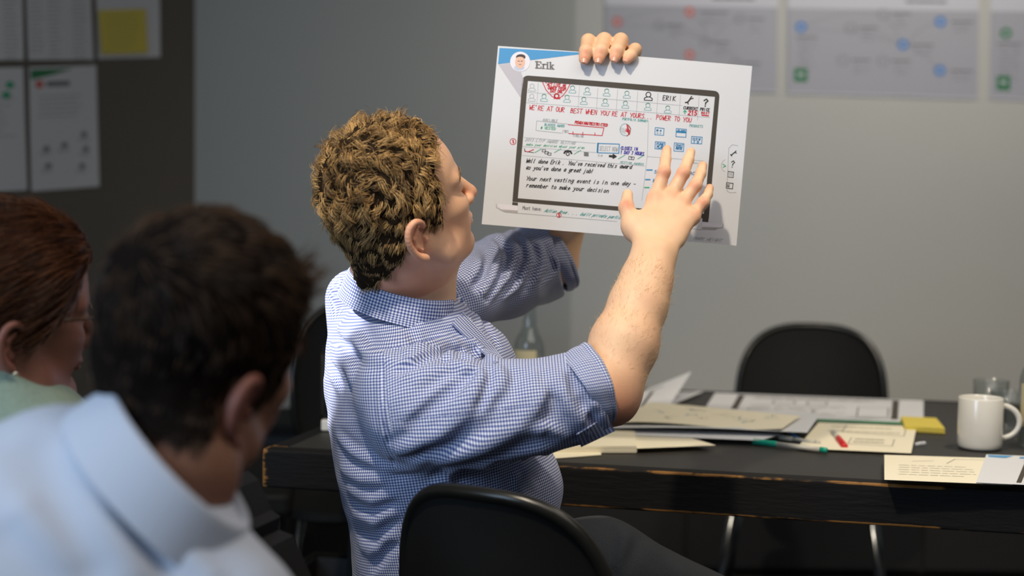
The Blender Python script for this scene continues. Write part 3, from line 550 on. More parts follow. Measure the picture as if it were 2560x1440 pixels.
# ------------------------------------------------------------------ chairs
def chair(name, label, top, face, zt, width=.43, group='black chairs round the table', seat_d=.4, rim=True):
    """top: world xy of the middle of the backrest; face: horizontal direction the sitter looks"""
    fx = unit([face[0], face[1], 0]); rx = np.array([fx[1], -fx[0], 0]); o = np.array([top[0], top[1], 0.]); root = empty(name, o + fx * .22, label, 'chair', group)
    hb = .40; N_ = 48; out = []
    for i in range(N_):                               # rounded trapezoid outline
        a_ = 2 * math.pi * i / N_; ca, sa = math.cos(a_), math.sin(a_)
        e = 2 / 3.0 if sa > 0 else 2 / 4.0
        x = math.copysign(abs(ca) ** e, ca); y = math.copysign(abs(sa) ** e, sa); x *= (1 - .07 * max(0, y)) if y > 0 else 1 - .04 * abs(y)
        out.append((x * width / 2, zt - hb / 2 + y * hb / 2))
    def pt(x, z, off=0):
        c = .055 * (x / (width / 2)) ** 2; ln = -.10 * (z - (zt - hb)) ; return o + rx * x + fx * (c + ln + off) + np.array([0, 0, z])
    V = []; Fs = []
    rings = [1, .97, .93, .6, .25]
    for side, off in ((0, -.008), (1, .012)):
        for k, s_ in enumerate(rings):
            for (x, z) in out:
                zc = zt - hb / 2; dz = (.0 if k == 0 else (.004 if k == 1 else .006)); V.append(pt(x * s_, zc + (z - zc) * s_, (off + dz) if side == 0 else off - dz * .5))
        V.append(pt(0, zt - hb / 2, off + (.006 if side == 0 else -.003)))
    nn = len(rings) * N_ + 1
    for side in (0, 1):
        b = side * nn
        for k in range(len(rings) - 1):
            for i in range(N_):
                q = (b + k * N_ + i, b + k * N_ + (i + 1) % N_, b + (k + 1) * N_ + (i + 1) % N_, b + (k + 1) * N_ + i); Fs.append(q if side else q[::-1])
        for i in range(N_): q = (b + (len(rings) - 1) * N_ + i, b + (len(rings) - 1) * N_ + (i + 1) % N_, b + nn - 1); Fs.append(q if side else q[::-1])
    for i in range(N_): Fs.append((i, (i + 1) % N_, nn + (i + 1) % N_, nn + i))
    m = MB(); m.add(V, Fs, True); m.build('backrest', M['black'], root)
    m = MB(); m.tube([pt(x, z, .002) for x, z in out] + [pt(*out[0], .002), pt(*out[1], .002)], .0105, 10, cap=False); m.build('rim', M['rim'], root)
    zs = .455; m = MB(); vs = []; fs = []
    for k, zz in enumerate((-.02, -.012, .008, .012)):
        sc_ = (.94, 1, 1, .93)[k]
        for i in range(N_):
            a_ = 2 * math.pi * i / N_; ca, sa = math.cos(a_), math.sin(a_); x = math.copysign(abs(ca) ** .55, ca) * .215 * sc_; y = math.copysign(abs(sa) ** .55, sa) * .205 * sc_
            vs.append(o + fx * (.235 + y) + rx * x + np.array([0, 0, zs + zz]))
    fs = [(k * N_ + i, k * N_ + (i + 1) % N_, (k + 1) * N_ + (i + 1) % N_, (k + 1) * N_ + i) for k in range(3) for i in range(N_)] + [tuple(reversed(range(N_))), tuple(3 * N_ + i for i in range(N_))]
    m.add(vs, fs); m.build('seat', M['black'], root)
    m = MB(); m.box(o + fx * .0 + np.array([0, 0, (zs + zt - hb) / 2 + .03]) , .07, .012, zt - hb - zs + .16, rx, fx, (0, 0, 1), bev=.003); m.build('back_bracket', M['blackgloss'], root)
    for sx_ in (-1, 1):
        for sy_ in (.08, .40):
            a_ = o + rx * sx_ * .17 + fx * sy_ + np.array([0, 0, zs - .015]); b_ = o + rx * sx_ * .235 + fx * (sy_ + (.07 if sy_ > .2 else -.07)); m = MB(); m.tube([a_, b_ + np.array([0, 0, .006])], .009, 12); m.build('leg', M['chrome'], root)
            m = MB(); m.tube([b_ + np.array([0, 0, .001]), b_ + np.array([0, 0, .016])], .012, 12); m.build('foot_cap', M['black'], bpy.data.objects[root.children[-1].name])
    return root
fc = P(2035, 700, 4.05); chair('dining_chair', 'empty black chair behind the table facing the camera, under the wall posters', fc[:2], (-.26, -1), .855, .41)
fc = P(935, 700, 3.75); chair('dining_chair', 'black chair behind the table, between the two men, mostly hidden', fc[:2], (.1, -1), .985 if False else .93, .42)
nc = P(1236, 1300, 1.93); chair('dining_chair', 'black chair with thick rim under the man in the gingham shirt', nc[:2], (math.sin(math.radians(33)), math.cos(math.radians(33))), .806, .352)
# low bench by the left wall and crates under the table
bench = empty('bench', (-.95, 3.9, 0), 'low black bench in front of the dark board', 'bench')
m = MB(); m.box((-1.03, 3.62, .475), 0.95, .7, .06, unit([1, .12, 0]), unit([-.12, 1, 0]), (0, 0, 1), bev=.015); m.build('seat_cushion', M['black'], bench)
m = MB(); m.box((-1.03, 3.62, .22), 0.9, .66, .44, unit([1, .12, 0]), unit([-.12, 1, 0]), (0, 0, 1), bev=.006); m.build('base_box', M['crate'], bench)
low = empty('added_cabinet', (.9, 4.7, 0), 'long low black cabinet added along the light wall to keep the space below the table dark', 'added_cabinet')  # added dark block, stands in for the shade on the wall below table height
m = MB(); m.box((.95, 4.72, .235), 3.9, .36, .43, bev=.004); m.build('body', M['crate'], low); m = MB(); m.box((.95, 4.71, .465), 3.96, .40, .03, bev=.004); m.build('top', M['black'], low)
for k in range(5): m = MB(); m.box((-.58 + .765 * k, 4.534, .235), .75, .012, .40, bev=.002); m.build('door', M['crate'], low)
cr = onz(875, 1415, .12); crate = empty('storage_crate', (cr[0], 2.95, 0), 'dark grey plastic storage crate under the left end of the table', 'crate')
m = MB(); ax_ = unit([1, -.2, 0]); ay_ = unit([.2, 1, 0]); cc = np.array([-.28, 2.98, 0])
for s_, (cx_, cy_, sx_, sy_) in enumerate(((0, -.17, .4, .012), (0, .17, .4, .012), (-.195, 0, .012, .34), (.195, 0, .012, .34))): m.box(cc + ax_ * cx_ + ay_ * cy_ + np.array([0, 0, .2]), sx_, sy_, .38, ax_, ay_, (0, 0, 1))
m.box(cc + np.array([0, 0, .012]), .39, .34, .012, ax_, ay_, (0, 0, 1)); m.build('body', M['crate'], crate)
m = MB(); m.tube([cc + ax_ * x + ay_ * y + np.array([0, 0, .392]) for x, y in ((-.2, -.176), (.2, -.176), (.2, .176), (-.2, .176), (-.2, -.176))], .007, 8); m.build('rim', M['blackgloss'], crate)
m = MB(); m.box(cc - ay_ * .178 + ax_ * .02 + np.array([0, 0, .22]), .05, .003, .02, ax_, ay_, (0, 0, 1), bev=.001); m.build('badge', M['print_grey'], crate)
# ------------------------------------------------------------------ implicit surfaces: smooth unions of tapered limbs, meshed with surface nets
class Sdf:
    def __init__(s): s.p = []
    def cone(s, a, b, ra, rb, k=.02): s.p.append(('c', np.array(a, float), np.array(b, float), ra, rb, k)); return s
    def ell(s, c, axes, rad, k=.02, op=1): s.p.append(('e', np.array(c, float), np.array(axes, float), np.array(rad, float), op, k)); return s
    def seg(s, a, b, u, r0, r1, k=.03): s.p.append(('s', np.array(a, float), np.array(b, float), np.array(u, float), r0, r1, k)); return s
    def cut(s, p, n, k=.004): s.p.append(('h', np.array(p, float), unit(n), k)); return s      # removes the side n points to
    def carve(s, a, b, ra, rb, k=.003): s.p.append(('x', np.array(a, float), np.array(b, float), ra, rb, k)); return s
    def chain(s, pts, radii, k=.015):
        for i in range(len(pts) - 1): s.cone(pts[i], pts[i + 1], radii[i], radii[i + 1], k)
        return s
    def __call__(s, X, disp=None):
        X = X.astype(np.float64); D = np.full(len(X), .3)
        for q in s.p:
            t_ = q[0]
            if t_ == 'c':
                _, a, b, ra, rb, k = q; lo = np.minimum(a, b) - max(ra, rb) - k - .05; hi = np.maximum(a, b) + max(ra, rb) + k + .05
            elif t_ == 'e':
                _, c, ax, r, op, k = q; lo = c - r.max() - k - .05; hi = c + r.max() + k + .05
            elif t_ == 's':
                _, a, b, u, r0, r1, k = q; mr = max(*r0, *r1); lo = np.minimum(a, b) - mr - k - .05; hi = np.maximum(a, b) + mr + k + .05
            elif t_ == 'h':
                _, p, n, k = q; d = (X - p) @ n; h = np.clip(.5 + .5 * (D - d) / k, 0, 1) if k else (D > d) * 1.; D = np.where(True, D * h + d * (1 - h) + k * h * (1 - h), D); continue
            elif t_ == 'x':
                _, a, b, ra, rb, k = q; ba = b - a; t = np.clip((X - a) @ ba / (ba @ ba), 0, 1); d = -(np.linalg.norm(X - a - t[:, None] * ba, axis=1) - (ra + t * (rb - ra)))
                h = np.clip(.5 + .5 * (D - d) / k, 0, 1); D = D * h + d * (1 - h) + k * h * (1 - h); continue
            I = np.nonzero(((X > lo) & (X < hi)).all(1))[0]
            if not len(I): continue
            Y = X[I]
            if t_ == 'c':
                ba = b - a; t = np.clip((Y - a) @ ba / (ba @ ba), 0, 1); d = np.linalg.norm(Y - a - t[:, None] * ba, axis=1) - (ra + t * (rb - ra))
            elif t_ == 'e':
                L = (Y - c) @ ax.T; k0 = np.linalg.norm(L / r, axis=1); k1 = np.linalg.norm(L / r ** 2, axis=1) + 1e-9; d = k0 * (k0 - 1) / k1
            else:
                ba = b - a; L_ = np.linalg.norm(ba); w_ = ba / L_; u_ = unit(u - w_ * (u @ w_)); v_ = np.cross(w_, u_); t = np.clip((Y - a) @ w_ / L_, 0, 1); Z = Y - a - t[:, None] * ba
                A = r0[0] + t * (r1[0] - r0[0]); B = r0[1] + t * (r1[1] - r0[1]); C = np.minimum(A, B); x, y, z = Z @ u_, Z @ v_, Z @ w_
                k0 = np.sqrt((x / A) ** 2 + (y / B) ** 2 + (z / C) ** 2); k1 = np.sqrt((x / A ** 2) ** 2 + (y / B ** 2) ** 2 + (z / C ** 2) ** 2) + 1e-9; d = k0 * (k0 - 1) / k1
                d = np.where(k0 < 1e-3, -C, d)
            E = D[I]
            if t_ == 'e' and op < 0:
                d = -d; h = np.clip(.5 + .5 * (E - d) / k, 0, 1); D[I] = E * h + d * (1 - h) + k * h * (1 - h)
            else:
                h = np.clip(.5 + .5 * (E - d) / k, 0, 1); D[I] = E * (1 - h) + d * h - k * h * (1 - h)
        return D
def polygonise(fn, lo, hi, h, cf=4):
    lo = np.array(lo, float); n = (np.ceil((np.array(hi) - lo) / (h * cf)).astype(int) + 1); H = h * cf
    gx = [lo[i] + (np.arange(n[i]) + .5) * H for i in range(3)]
    G = np.stack(np.meshgrid(*gx, indexing='ij'), -1).reshape(-1, 3); dc = fn(G).reshape(n)
    V = np.repeat(np.repeat(np.repeat(np.where(dc < 0, -1., 1.).astype(np.float32), cf, 0), cf, 1), cf, 2)
    act = np.argwhere(np.abs(dc) < H * 1.75)
    off = np.stack(np.meshgrid(*[np.arange(cf)] * 3, indexing='ij'), -1).reshape(-1, 3)
    fi = (act[:, None] * cf + off).reshape(-1, 3)
    for s in range(0, len(fi), 2000000):
        q = fi[s:s + 2000000]; V[q[:, 0], q[:, 1], q[:, 2]] = fn(lo + (q + .5) * h)
    S = V < 0; N = V.shape; cells = {}; CI = []; PT = []; EC = []
    for ax in range(3):
        sl0 = [slice(None)] * 3; sl1 = [slice(None)] * 3; sl0[ax] = slice(0, -1); sl1[ax] = slice(1, None)
        e = np.argwhere(S[tuple(sl0)] ^ S[tuple(sl1)])
        o1, o2 = [(1, 2), (2, 0), (0, 1)][ax]
        e = e[(e[:, o1] > 0) & (e[:, o2] > 0) & (e[:, o1] < N[o1] - 1) & (e[:, o2] < N[o2] - 1)]
        e1 = e.copy(); e1[:, ax] += 1; a = V[e[:, 0], e[:, 1], e[:, 2]]; b = V[e1[:, 0], e1[:, 1], e1[:, 2]]; t = a / (a - b)
        p = e.astype(float); p[:, ax] += t; q = []
        for d1, d2 in ((-1, -1), (0, -1), (0, 0), (-1, 0)):
            c = e.copy(); c[:, o1] += d1; c[:, o2] += d2; q.append((c[:, 0].astype(np.int64) * N[1] + c[:, 1]) * N[2] + c[:, 2])
        q = np.stack(q, 1); flip = a > 0; q[flip] = q[flip][:, ::-1]; EC.append(q); CI.append(q.reshape(-1)); PT.append(np.repeat(p, 4, 0))
    ci = np.concatenate(CI); pt = np.concatenate(PT); u, inv = np.unique(ci, return_inverse=True); inv = inv.ravel(); cnt = np.bincount(inv)
    W = np.stack([np.bincount(inv, pt[:, i]) / cnt for i in range(3)], 1)
    return lo + (W + .5) * h, inv.reshape(-1, 4)
def bounds(pts, m): pts = np.array(pts); return pts.min(0) - m, pts.max(0) + m
def march(fn, px, d0=1.0, d1=3.2, it=70):
    """where the ray through each picture point meets the surface"""
    px = np.array(px, float); D = np.array([P(x, y, 1) - ORG for x, y in px]); D /= np.linalg.norm(D, axis=1)[:, None]; t = np.full(len(px), d0)
    for _ in range(it):
        d = fn(ORG + D * t[:, None]); t = t + np.clip(d, -.02, .05) * .8
    return ORG + D * t[:, None], t < d1
def polyline_dist(X, pts, tap=False):
    best = np.full(len(X), 9.); par = np.zeros(len(X)); n_ = len(pts) - 1
    if tap:
        for i_, (a, b) in enumerate(zip(pts[:-1], pts[1:])):
            ba = b - a; t = np.clip((X - a) @ ba / (ba @ ba + 1e-12), 0, 1); d = np.linalg.norm(X - a - t[:, None] * ba, axis=1); w_ = d < best; best[w_] = d[w_]; par[w_] = ((i_ + t) / n_)[w_]
        return best, np.clip(np.minimum(par, 1 - par) * 4.5, 0, 1) ** .7
    for a, b in zip(pts[:-1], pts[1:]):
        ba = b - a; t = np.clip((X - a) @ ba / (ba @ ba + 1e-12), 0, 1); best = np.minimum(best, np.linalg.norm(X - a - t[:, None] * ba, axis=1))
    return best
def vnoise(X, sc_, seed=0, octv=2):
    """cheap smooth noise from sums of sines"""
    r = np.random.default_rng(seed); o = np.zeros(len(X))
    for k in range(octv):
        for i in range(5):
            d = r.normal(size=3); d /= np.linalg.norm(d); o += np.sin(X @ d * (sc_ * 2 ** k * (1 + .3 * r.random())) + r.random() * 6.28) / (5 * 1.6 ** k)
    return o
def add_attr(me, name, val):
    at = me.attributes.new(name, 'FLOAT', 'POINT'); at.data.foreach_set('value', np.asarray(val, np.float32))
def px_pts(lst): return [P(x, y, d) for x, y, d in lst]
def r_px(r, d): return r * d / F
class Head:
    def __init__(s, yaw, pitch, roll, o, sc_=1.):
        f = np.array([math.cos(yaw), math.sin(yaw), 0]); r = np.array([math.sin(yaw), -math.cos(yaw), 0]); u = np.array([0, 0, 1.])
        f1 = f * math.cos(pitch) + u * math.sin(pitch); u1 = -f * math.sin(pitch) + u * math.cos(pitch)
        s.f = f1; s.r = r * math.cos(roll) - u1 * math.sin(roll); s.u = u1 * math.cos(roll) + r * math.sin(roll); s.o = np.array(o); s.s = sc_; s.ax = np.stack([s.f, s.r, s.u])
    def __call__(s, f, r, u): return s.o + (s.f * f + s.r * r + s.u * u) * s.s
    def loc(s, X): return (X - s.o) @ s.ax.T / s.s
    def ax_rot(s, ang, about='r'):
        c, n = math.cos(ang), math.sin(ang); f, r, u = s.ax
        if about == 'r': return np.stack([f * c + u * n, r, -f * n + u * c])
        if about == 'u': return np.stack([f * c + r * n, -f * n + r * c, u])
        return np.stack([f, r * c + u * n, -r * n + u * c])
def head_sdf(S, H, neck_to, neck_r=.058, jaw=1., nose=1.):
    g = H.s
    def E(c, r, k=.02, ax=None, op=1): S.ell(H(*c), H.ax if ax is None else ax, np.array(r) * g, k * g, op)
    E((-.014, 0, .028), (.098, .076, .088), .01); E((.028, 0, .02), (.062, .063, .066), .03)
    E((.03, 0, -.045), (.062, .056, .052), .03); E((.03, 0, -.085), (.045 * jaw, .043 * jaw, .034), .025)       # mid face, jaw
    for q in (-1, 1):
        S.cone(H(-.004, q * .058, -.052), H(.030, q * .052, -.086), .020 * g, .018 * g, .02 * g); S.cone(H(.030, q * .052, -.086), H(.072, q * .018, -.106), .018 * g, .015 * g, .02 * g)
        E((.062, q * .036, -.032), (.028, .022, .02), .02)                                   # cheekbone
        E((.058, q * .030, -.064), (.028, .020, .024), .02)
        E((.094, q * .033, -.003), (.014, .017, .010), .012, op=-1)                          # eye socket
        S.cone(H(.086, q * .012, .012), H(.074, q * .046, .012), .009 * g, .008 * g, .014 * g)
        E((.078, q * .032, -.004), (.013, .014, .010), .006)                                   # lids
    S.cone(H(.088, 0, .004), H(.112, 0, -.032), .007 * g, .009 * g * nose, .010 * g); E((.112, 0, -.038), (.0115 * nose, .0105 * nose, .0095), .006)
    for q in (-1, 1): E((.102, q * .0115, -.042), (.010, .0072, .008), .005)
    E((.088, 0, -.058), (.012, .022, .014), .012)
    S.cone(H(.090, -.018, -.068), H(.090, .018, -.068), .006 * g, .006 * g, .008 * g); E((.098, 0, -.067), (.007, .018, .0055), .005); E((.096, 0, -.077), (.008, .016, .006), .005)
    E((.105, 0, -.0722), (.008, .024, .0012), .002, op=-1)
    E((.082, 0, -.106), (.016, .019, .014), .016)                                             # chin
    nb = H(-.018, 0, -.055); S.cone(nb, neck_to, neck_r, neck_r * 1.08, .03)
    return S
def ear_sdf(S, H, q, c=(-.012, .080, -.040), sz=1.):
    """outer ear: rim, bowl and lobe"""
    g = H.s * sz; cf, cr, cu = c
    def h(f, r, u): return H(cf + f * sz, q * (cr + r * sz), cu + u * sz)
    ang = [(-.2, 0)]
    rim = [(.012, .000, .006), (.010, .008, .022), (-.002, .014, .031), (-.015, .017, .026), (-.021, .018, .010), (-.018, .016, -.008), (-.010, .012, -.022), (.001, .008, -.030)]
    rr = [.0028, .0034, .0040, .0042, .0042, .0042, .0050, .0062]
    t_ = np.linspace(0, 7, 22); rim = np.stack([np.interp(t_, range(8), [p[i] for p in rim]) for i in range(3)], 1); rim[1:-1] = (rim[:-2] + rim[1:-1] * 2 + rim[2:]) / 4; rim[1:-1] = (rim[:-2] + rim[1:-1] * 2 + rim[2:]) / 4; rr = np.interp(t_, range(8), rr)
    for i in range(len(rim) - 1): S.cone(h(*rim[i]), h(*rim[i + 1]), rr[i] * g, rr[i + 1] * g, .003)
    anti = [(-.002, .010, .016), (-.010, .012, .006), (-.009, .011, -.006), (-.001, .009, -.014)]
    for i in range(3): S.cone(h(*anti[i]), h(*anti[i + 1]), .0032 * g, .0032 * g, .003)
    S.ell(h(-.004, .003, .000), H.ax_rot(q * -.35, 'u'), np.array([.016, .0055, .024]) * g, .004)
    S.ell(h(.009, .004, -.004), H.ax, np.array([.004, .005, .006]) * g, .003)
    S.ell(h(.003, .012, -.004), H.ax, np.array([.007, .006, .010]) * g, .003, -1)
    return S

# ---- hair: a cap volume plus many fine curved strands, all one mesh per head
def strands_mesh(roots, dirs, N, length, curl, down, seg=9, r=.0004, seed=0, clump=None, wav=3., tone=None):
    """polyline strands turned into three-sided tapering tubes (vectorised)"""
    rg = np.random.default_rng(seed); n = len(roots); pts = np.zeros((n, seg + 1, 3)); pts[:, 0] = roots; d = dirs / np.linalg.norm(dirs, axis=1)[:, None]
    ph = clump['ph'] if clump else rg.random(n) * 6.28; a1 = np.cross(d, N); a1 /= np.linalg.norm(a1, axis=1)[:, None] + 1e-9; st = length / seg
    L = length if np.ndim(length) else np.full(n, length); st = (L / seg)[:, None]; fr = (clump['fr'] if clump else np.full(n, wav))
    for i in range(seg):
        t = (i + .5) / seg; a = ph + t * fr
        lift = N * (.55 - 1.3 * t)[..., None] if False else N * (.5 - 1.15 * t)
        v = d + lift * (curl[:, None] * .40 + .24) + (a1 * np.cos(a)[:, None] + N * np.sin(a)[:, None]) * curl[:, None] * 1.5 + down * t
        v /= np.linalg.norm(v, axis=1)[:, None]; pts[:, i + 1] = pts[:, i] + v * st
    T = np.gradient(pts, axis=1); T /= np.linalg.norm(T, axis=2, keepdims=True) + 1e-9; ref = np.tile(N[:, None], (1, seg + 1, 1)) + .01
    A = np.cross(T, ref); A /= np.linalg.norm(A, axis=2, keepdims=True) + 1e-9; B = np.cross(T, A)
    rad = (r * np.clip(1.15 - np.linspace(0, 1, seg + 1) ** 2 * .95, .15, 1))[None, :, None]
    V = np.stack([pts + (A * math.cos(k * 2.0944) + B * math.sin(k * 2.0944)) * rad for k in range(3)], 2)      # n,seg+1,3,3
    idx = np.arange(n * (seg + 1) * 3).reshape(n, seg + 1, 3); k1 = [1, 2, 0]
    Q = np.stack([idx[:, :-1], idx[:, :-1][:, :, k1], idx[:, 1:][:, :, k1], idx[:, 1:]], -1).reshape(-1, 4)
    return V.reshape(-1, 3), Q, np.repeat(tone if tone is not None else rg.random(n), (seg + 1) * 3)
def surf_points(V, Q, n, rg):
    """random points with normals on a quad mesh"""
    a, b, c, d = [V[Q[:, i]] for i in range(4)]; nr = np.cross(c - a, d - b); ar = np.linalg.norm(nr, axis=1); i = rg.choice(len(Q), n, p=ar / ar.sum()); u, v = rg.random(n)[:, None], rg.random(n)[:, None]
    return (a[i] * (1 - u) + b[i] * u) * (1 - v) + (d[i] * (1 - u) + c[i] * u) * v, nr[i] / (ar[i][:, None] + 1e-12)
def inpoly(x, y, poly):
    ins = np.zeros(len(x), bool); j = len(poly) - 1
    for i in range(len(poly)):
        xi, yi = poly[i]; xj, yj = poly[j]
        ins ^= ((yi > y) != (yj > y)) & (x < (xj - xi) * (y - yi) / (yj - yi + 1e-12) + xi); j = i
    return ins
def make_hair(name, H, region, cap_k, nst, mat_, parent, length, curlf, flow, r=.0004, seg=9, seed=1, nclump=600, toning=None, capn=.004, cells=.004, label=None, neck=None, base=None):
    """region(L)->thickness of the hair cap in head coordinates (0 = bald)"""
    rg = np.random.default_rng(seed); S = Sdf(); S.ell(H(-.014, 0, .028), H.ax, np.array((.098, .076, .088)) * H.s, .01); S.ell(H(.028, 0, .02), H.ax, np.array((.062, .063, .066)) * H.s, .03 * H.s)
    S.ell(H(-.035, 0, -.03), H.ax, np.array((.062, .058, .06)) * H.s, .03 * H.s)
    for q in (-1, 1): S.ell(H(.02, q * .03, -.01), H.ax, np.array((.05, .040, .05)) * H.s, .03 * H.s)
    if neck is not None: S.cone(H(-.018, 0, -.055), neck[0], neck[1], neck[1] * 1.08, .03)
    def fn(X):
        L = H.loc(X); t = region(L); return S(X) - np.where(t > 0, t, -.012) + capn * vnoise(X, 170, seed, 2) * (t > 0)
    V, Q = polygonise(fn, *bounds([H.o], .17 * H.s), cells)
    L = H.loc(V); ok = (region(L) > 0)[Q].all(1); Qc = Q[ok]
    P0, N0 = surf_points(V, Qc, nst, rg)
    # outward normals
    cen = H(-.01, 0, .0); sg = np.sign(np.einsum('ij,ij->i', N0, P0 - cen)); N0 *= sg[:, None]
    L0 = H.loc(P0); cp, cn = surf_points(V, Qc, nclump, rg); ci = np.zeros(nst, int)
    for s in range(0, nst, 4000):
        ci[s:s + 4000] = ((P0[s:s + 4000, None] - cp[None]) ** 2).sum(-1).argmin(1)
    phc = rg.random(nclump) * 6.28; frc = rg.uniform(2., 6.5, nclump) * rg.choice([-1, 1], nclump); swc = rg.normal(size=(nclump, 3)) * .35; lc = rg.uniform(.75, 1.25, nclump)
    D = flow(L0) @ H.ax; D = D - N0 * np.einsum('ij,ij->i', D, N0)[:, None]; D /= np.linalg.norm(D, axis=1)[:, None] + 1e-9
    cf = curlf(L0); D = D + swc[ci] * cf[:, None] + rg.normal(size=(nst, 3)) * .07
    D += (cp[ci] - P0) * (6 + 16 * rg.random(nst) ** 2)[:, None] * (cf[:, None] * .5 + .3)
    Ln = length(L0) * lc[ci] * rg.uniform(.8, 1.1, nst)
    tone = np.clip(.45 + .28 * np.sin(phc[ci] * 3) + rg.normal(size=nst) * .22, 0, 1)
    Vs, Qs, Ts = strands_mesh(P0 - N0 * .002, D, N0, Ln, cf, np.array([0, 0, -.25]), seg, r, seed, dict(ph=phc[ci] + rg.normal(size=nst) * .4, fr=frc[ci]), tone=tone)
    used = np.unique(Qc); mp = np.full(len(V), -1); mp[used] = np.arange(len(used)); Vc = V[used]; Qc = mp[Qc]
    allV = np.concatenate([Vc, Vs]); me = np_mesh(name, allV, np.concatenate([Qc, Qs + len(Vc)])); add_attr(me, 'tone', np.concatenate([np.full(len(Vc), .0), Ts]))
    o = link(name, me, [mat_, base], parent); me.polygons.foreach_set('material_index', np.concatenate([np.ones(len(Qc), np.int32), np.zeros(len(Qs), np.int32)])); me.update()
    if label: o['label'] = label
    return o
# ------------------------------------------------------------------ the held sheet
HD = 2.333
hc = [P(1245, 113, HD), P(1883, 163, HD), P(1842, 614, HD), P(1204, 560, HD)]
held = empty('persona_sheet', (hc[2] + hc[3]) / 2, 'large white sheet with printed laptop screen and handwriting, held up by the gingham shirt man', 'sheet')
def held_px(x, y, h=0.):
    """sheet plane with a slight bow, addressed in sheet coordinates scaled like the photograph"""
    u = (x - 1525) / 320; v = (y - 360) / 230
    return P(x, y, HD) + FWD * (.006 * u * u - .0015 * v) - FWD * h
def held_uv(u, v):
    a = np.array([1245, 113]) * (1 - u) + np.array([1883, 163]) * u; b = np.array([1204, 560]) * (1 - u) + np.array([1842, 614]) * u; return a * (1 - v) + b * v
grid_mesh('sheet', lambda u, v: held_px(*held_uv(u, 1 - v)), 30, 20, M['paper'], held, solid=.0003)
pr = Print(held_px, .0003, step=30)
C1 = lambda x, y: (1200 + x / 2.5714, 80 + y / 2.5714)
# printed corner, portrait, name
pr.fill('print_blue', [C1(125, 98), C1(640, 130), C1(640, 142), C1(116, 203)], n=8)
pr.fill('print_shade', [C1(120, 206), C1(240, 192), C1(280, 300), C1(262, 420)], n=4)
pr.disc('print_pale', C1(258, 188), 25, h=.0005, n=36)
pr.disc('print_shirt', C1(252, 228), 13, h=.0006, n=20, ry=7); pr.disc('print_skin', C1(258, 192), 12.5, h=.0007, ry=16); pr.disc('print_hair', C1(262, 158), 12, h=.0008, ry=7); pr.disc('print_skin', C1(257, 172), 10.5, h=.0009, ry=6)
pr.line('print_hair', [C1(246, 185), C1(253, 184)], 1.6, .001); pr.line('print_hair', [C1(264, 184), C1(271, 185)], 1.6, .001); pr.line('print_grey_dim', [C1(250, 205), C1(258, 208), C1(266, 205)], 1.2, .001)
bx, by = C1(357, 229); sx = .073
def slab_glyph(sts, ox):
    for w_, pts in sts: pr.line('print_grey', [(bx + ox + x, by + (ox + x) * .075 - y) for x, y in pts], w_)
slab_glyph([(4.6, [(3.5, 0), (3.5, 16)]), (2.6, [(0, 0), (14, 0), (14, 4)]), (2.6, [(0, 16), (13.5, 16), (13.5, 12)]), (2.6, [(4, 8.5), (9, 8.5)]), (1.8, [(9.5, 6.5), (9.5, 10.5)])], 0)
slab_glyph([(3.8, [(3, 0), (3, 10.5)]), (2, [(0, 0), (7, 0)]), (2, [(0, 10.5), (4, 10.5)]), (3, [(4, 8.5), (6, 11), (9, 10.5)])], 16.5)
slab_glyph([(3.8, [(3, 0), (3, 10.5)]), (2, [(0, 0), (6, 0)]), (2, [(0, 10.5), (4, 10.5)]), (4, [(2.4, 14.8), (3.6, 14.8)])], 27)
slab_glyph([(3.8, [(3, 0), (3, 16.5)]), (2, [(0, 0), (6, 0)]), (2, [(0, 16.5), (4, 16.5)]), (2.6, [(4, 4.5), (9, 10)]), (3.4, [(5.5, 6), (10, 0)]), (2, [(7, 10.5), (11.5, 10.5)]), (2, [(7.5, 0), (12.5, 0)])], 34.5)
# screen frame with round upper corners
O_ = [C1(275, 275), C1(1545, 378), C1(1472, 1200), C1(208, 1090)]; I_ = [C1(308, 312), C1(1513, 414), C1(1440, 1168), C1(243, 1068)]
def rq(q, r, n=7):
    q = [np.array(p) for p in q]; out = []
    for i in range(4):
        p = q[i]; a = unit(q[i - 1] - p); b = unit(q[(i + 1) % 4] - p); rr = r[i]
        for k in range(n + 1):
            t = k / n; out.append(p + a * rr * (1 - t) ** 2 + b * rr * t ** 2)
    return out
oq = rq(O_, (16, 16, 3, 3)); iq = rq(I_, (1, 1, 1, 1))
for i in range(len(oq)):
    j = (i + 1) % len(oq); n = 12 if np.hypot(*(oq[j] - oq[i])) > 60 else 1
    for k in range(n):
        f_ = lambda q, t: q[i] * (1 - t) + q[j] * t
        pr.mb('print_bezel').quad(*[held_px(*p, .0003) for p in (f_(oq, k / n), f_(iq, k / n), f_(iq, (k + 1) / n), f_(oq, (k + 1) / n))])
pr.line('print_silver', [C1(212, 1093), C1(470 - 228, 1096)], 1.2, .0005); pr.fill('print_bezel', [C1(208, 1092), C1(243, 1095), C1(243, 1116), C1(207, 1112)], n=1); pr.fill('print_bezel', [C1(1432, 1190), C1(1472, 1196), C1(1468, 1222), C1(1430, 1218)], n=1)
pr.fill('print_silver', [C1(125, 1142), C1(243, 1150), C1(240, 1166), C1(160, 1158)], n=2); pr.line('print_silver', [C1(104, 1105), C1(106, 1128), C1(150, 1150)], 1.4); pr.fill('print_pale', [C1(108, 1106), C1(243, 1112), C1(243, 1148), C1(130, 1138)], n=2)
pr.fill('print_silver', [C1(1428, 1255), C1(1545, 1258), C1(1512, 1273), C1(1426, 1268)], n=2); pr.line('print_silver', [C1(1566, 1232), C1(1562, 1256), C1(1510, 1268)], 1.4); pr.fill('print_pale', [C1(1430, 1226), C1(1564, 1236), C1(1556, 1256), C1(1428, 1252)], n=2)
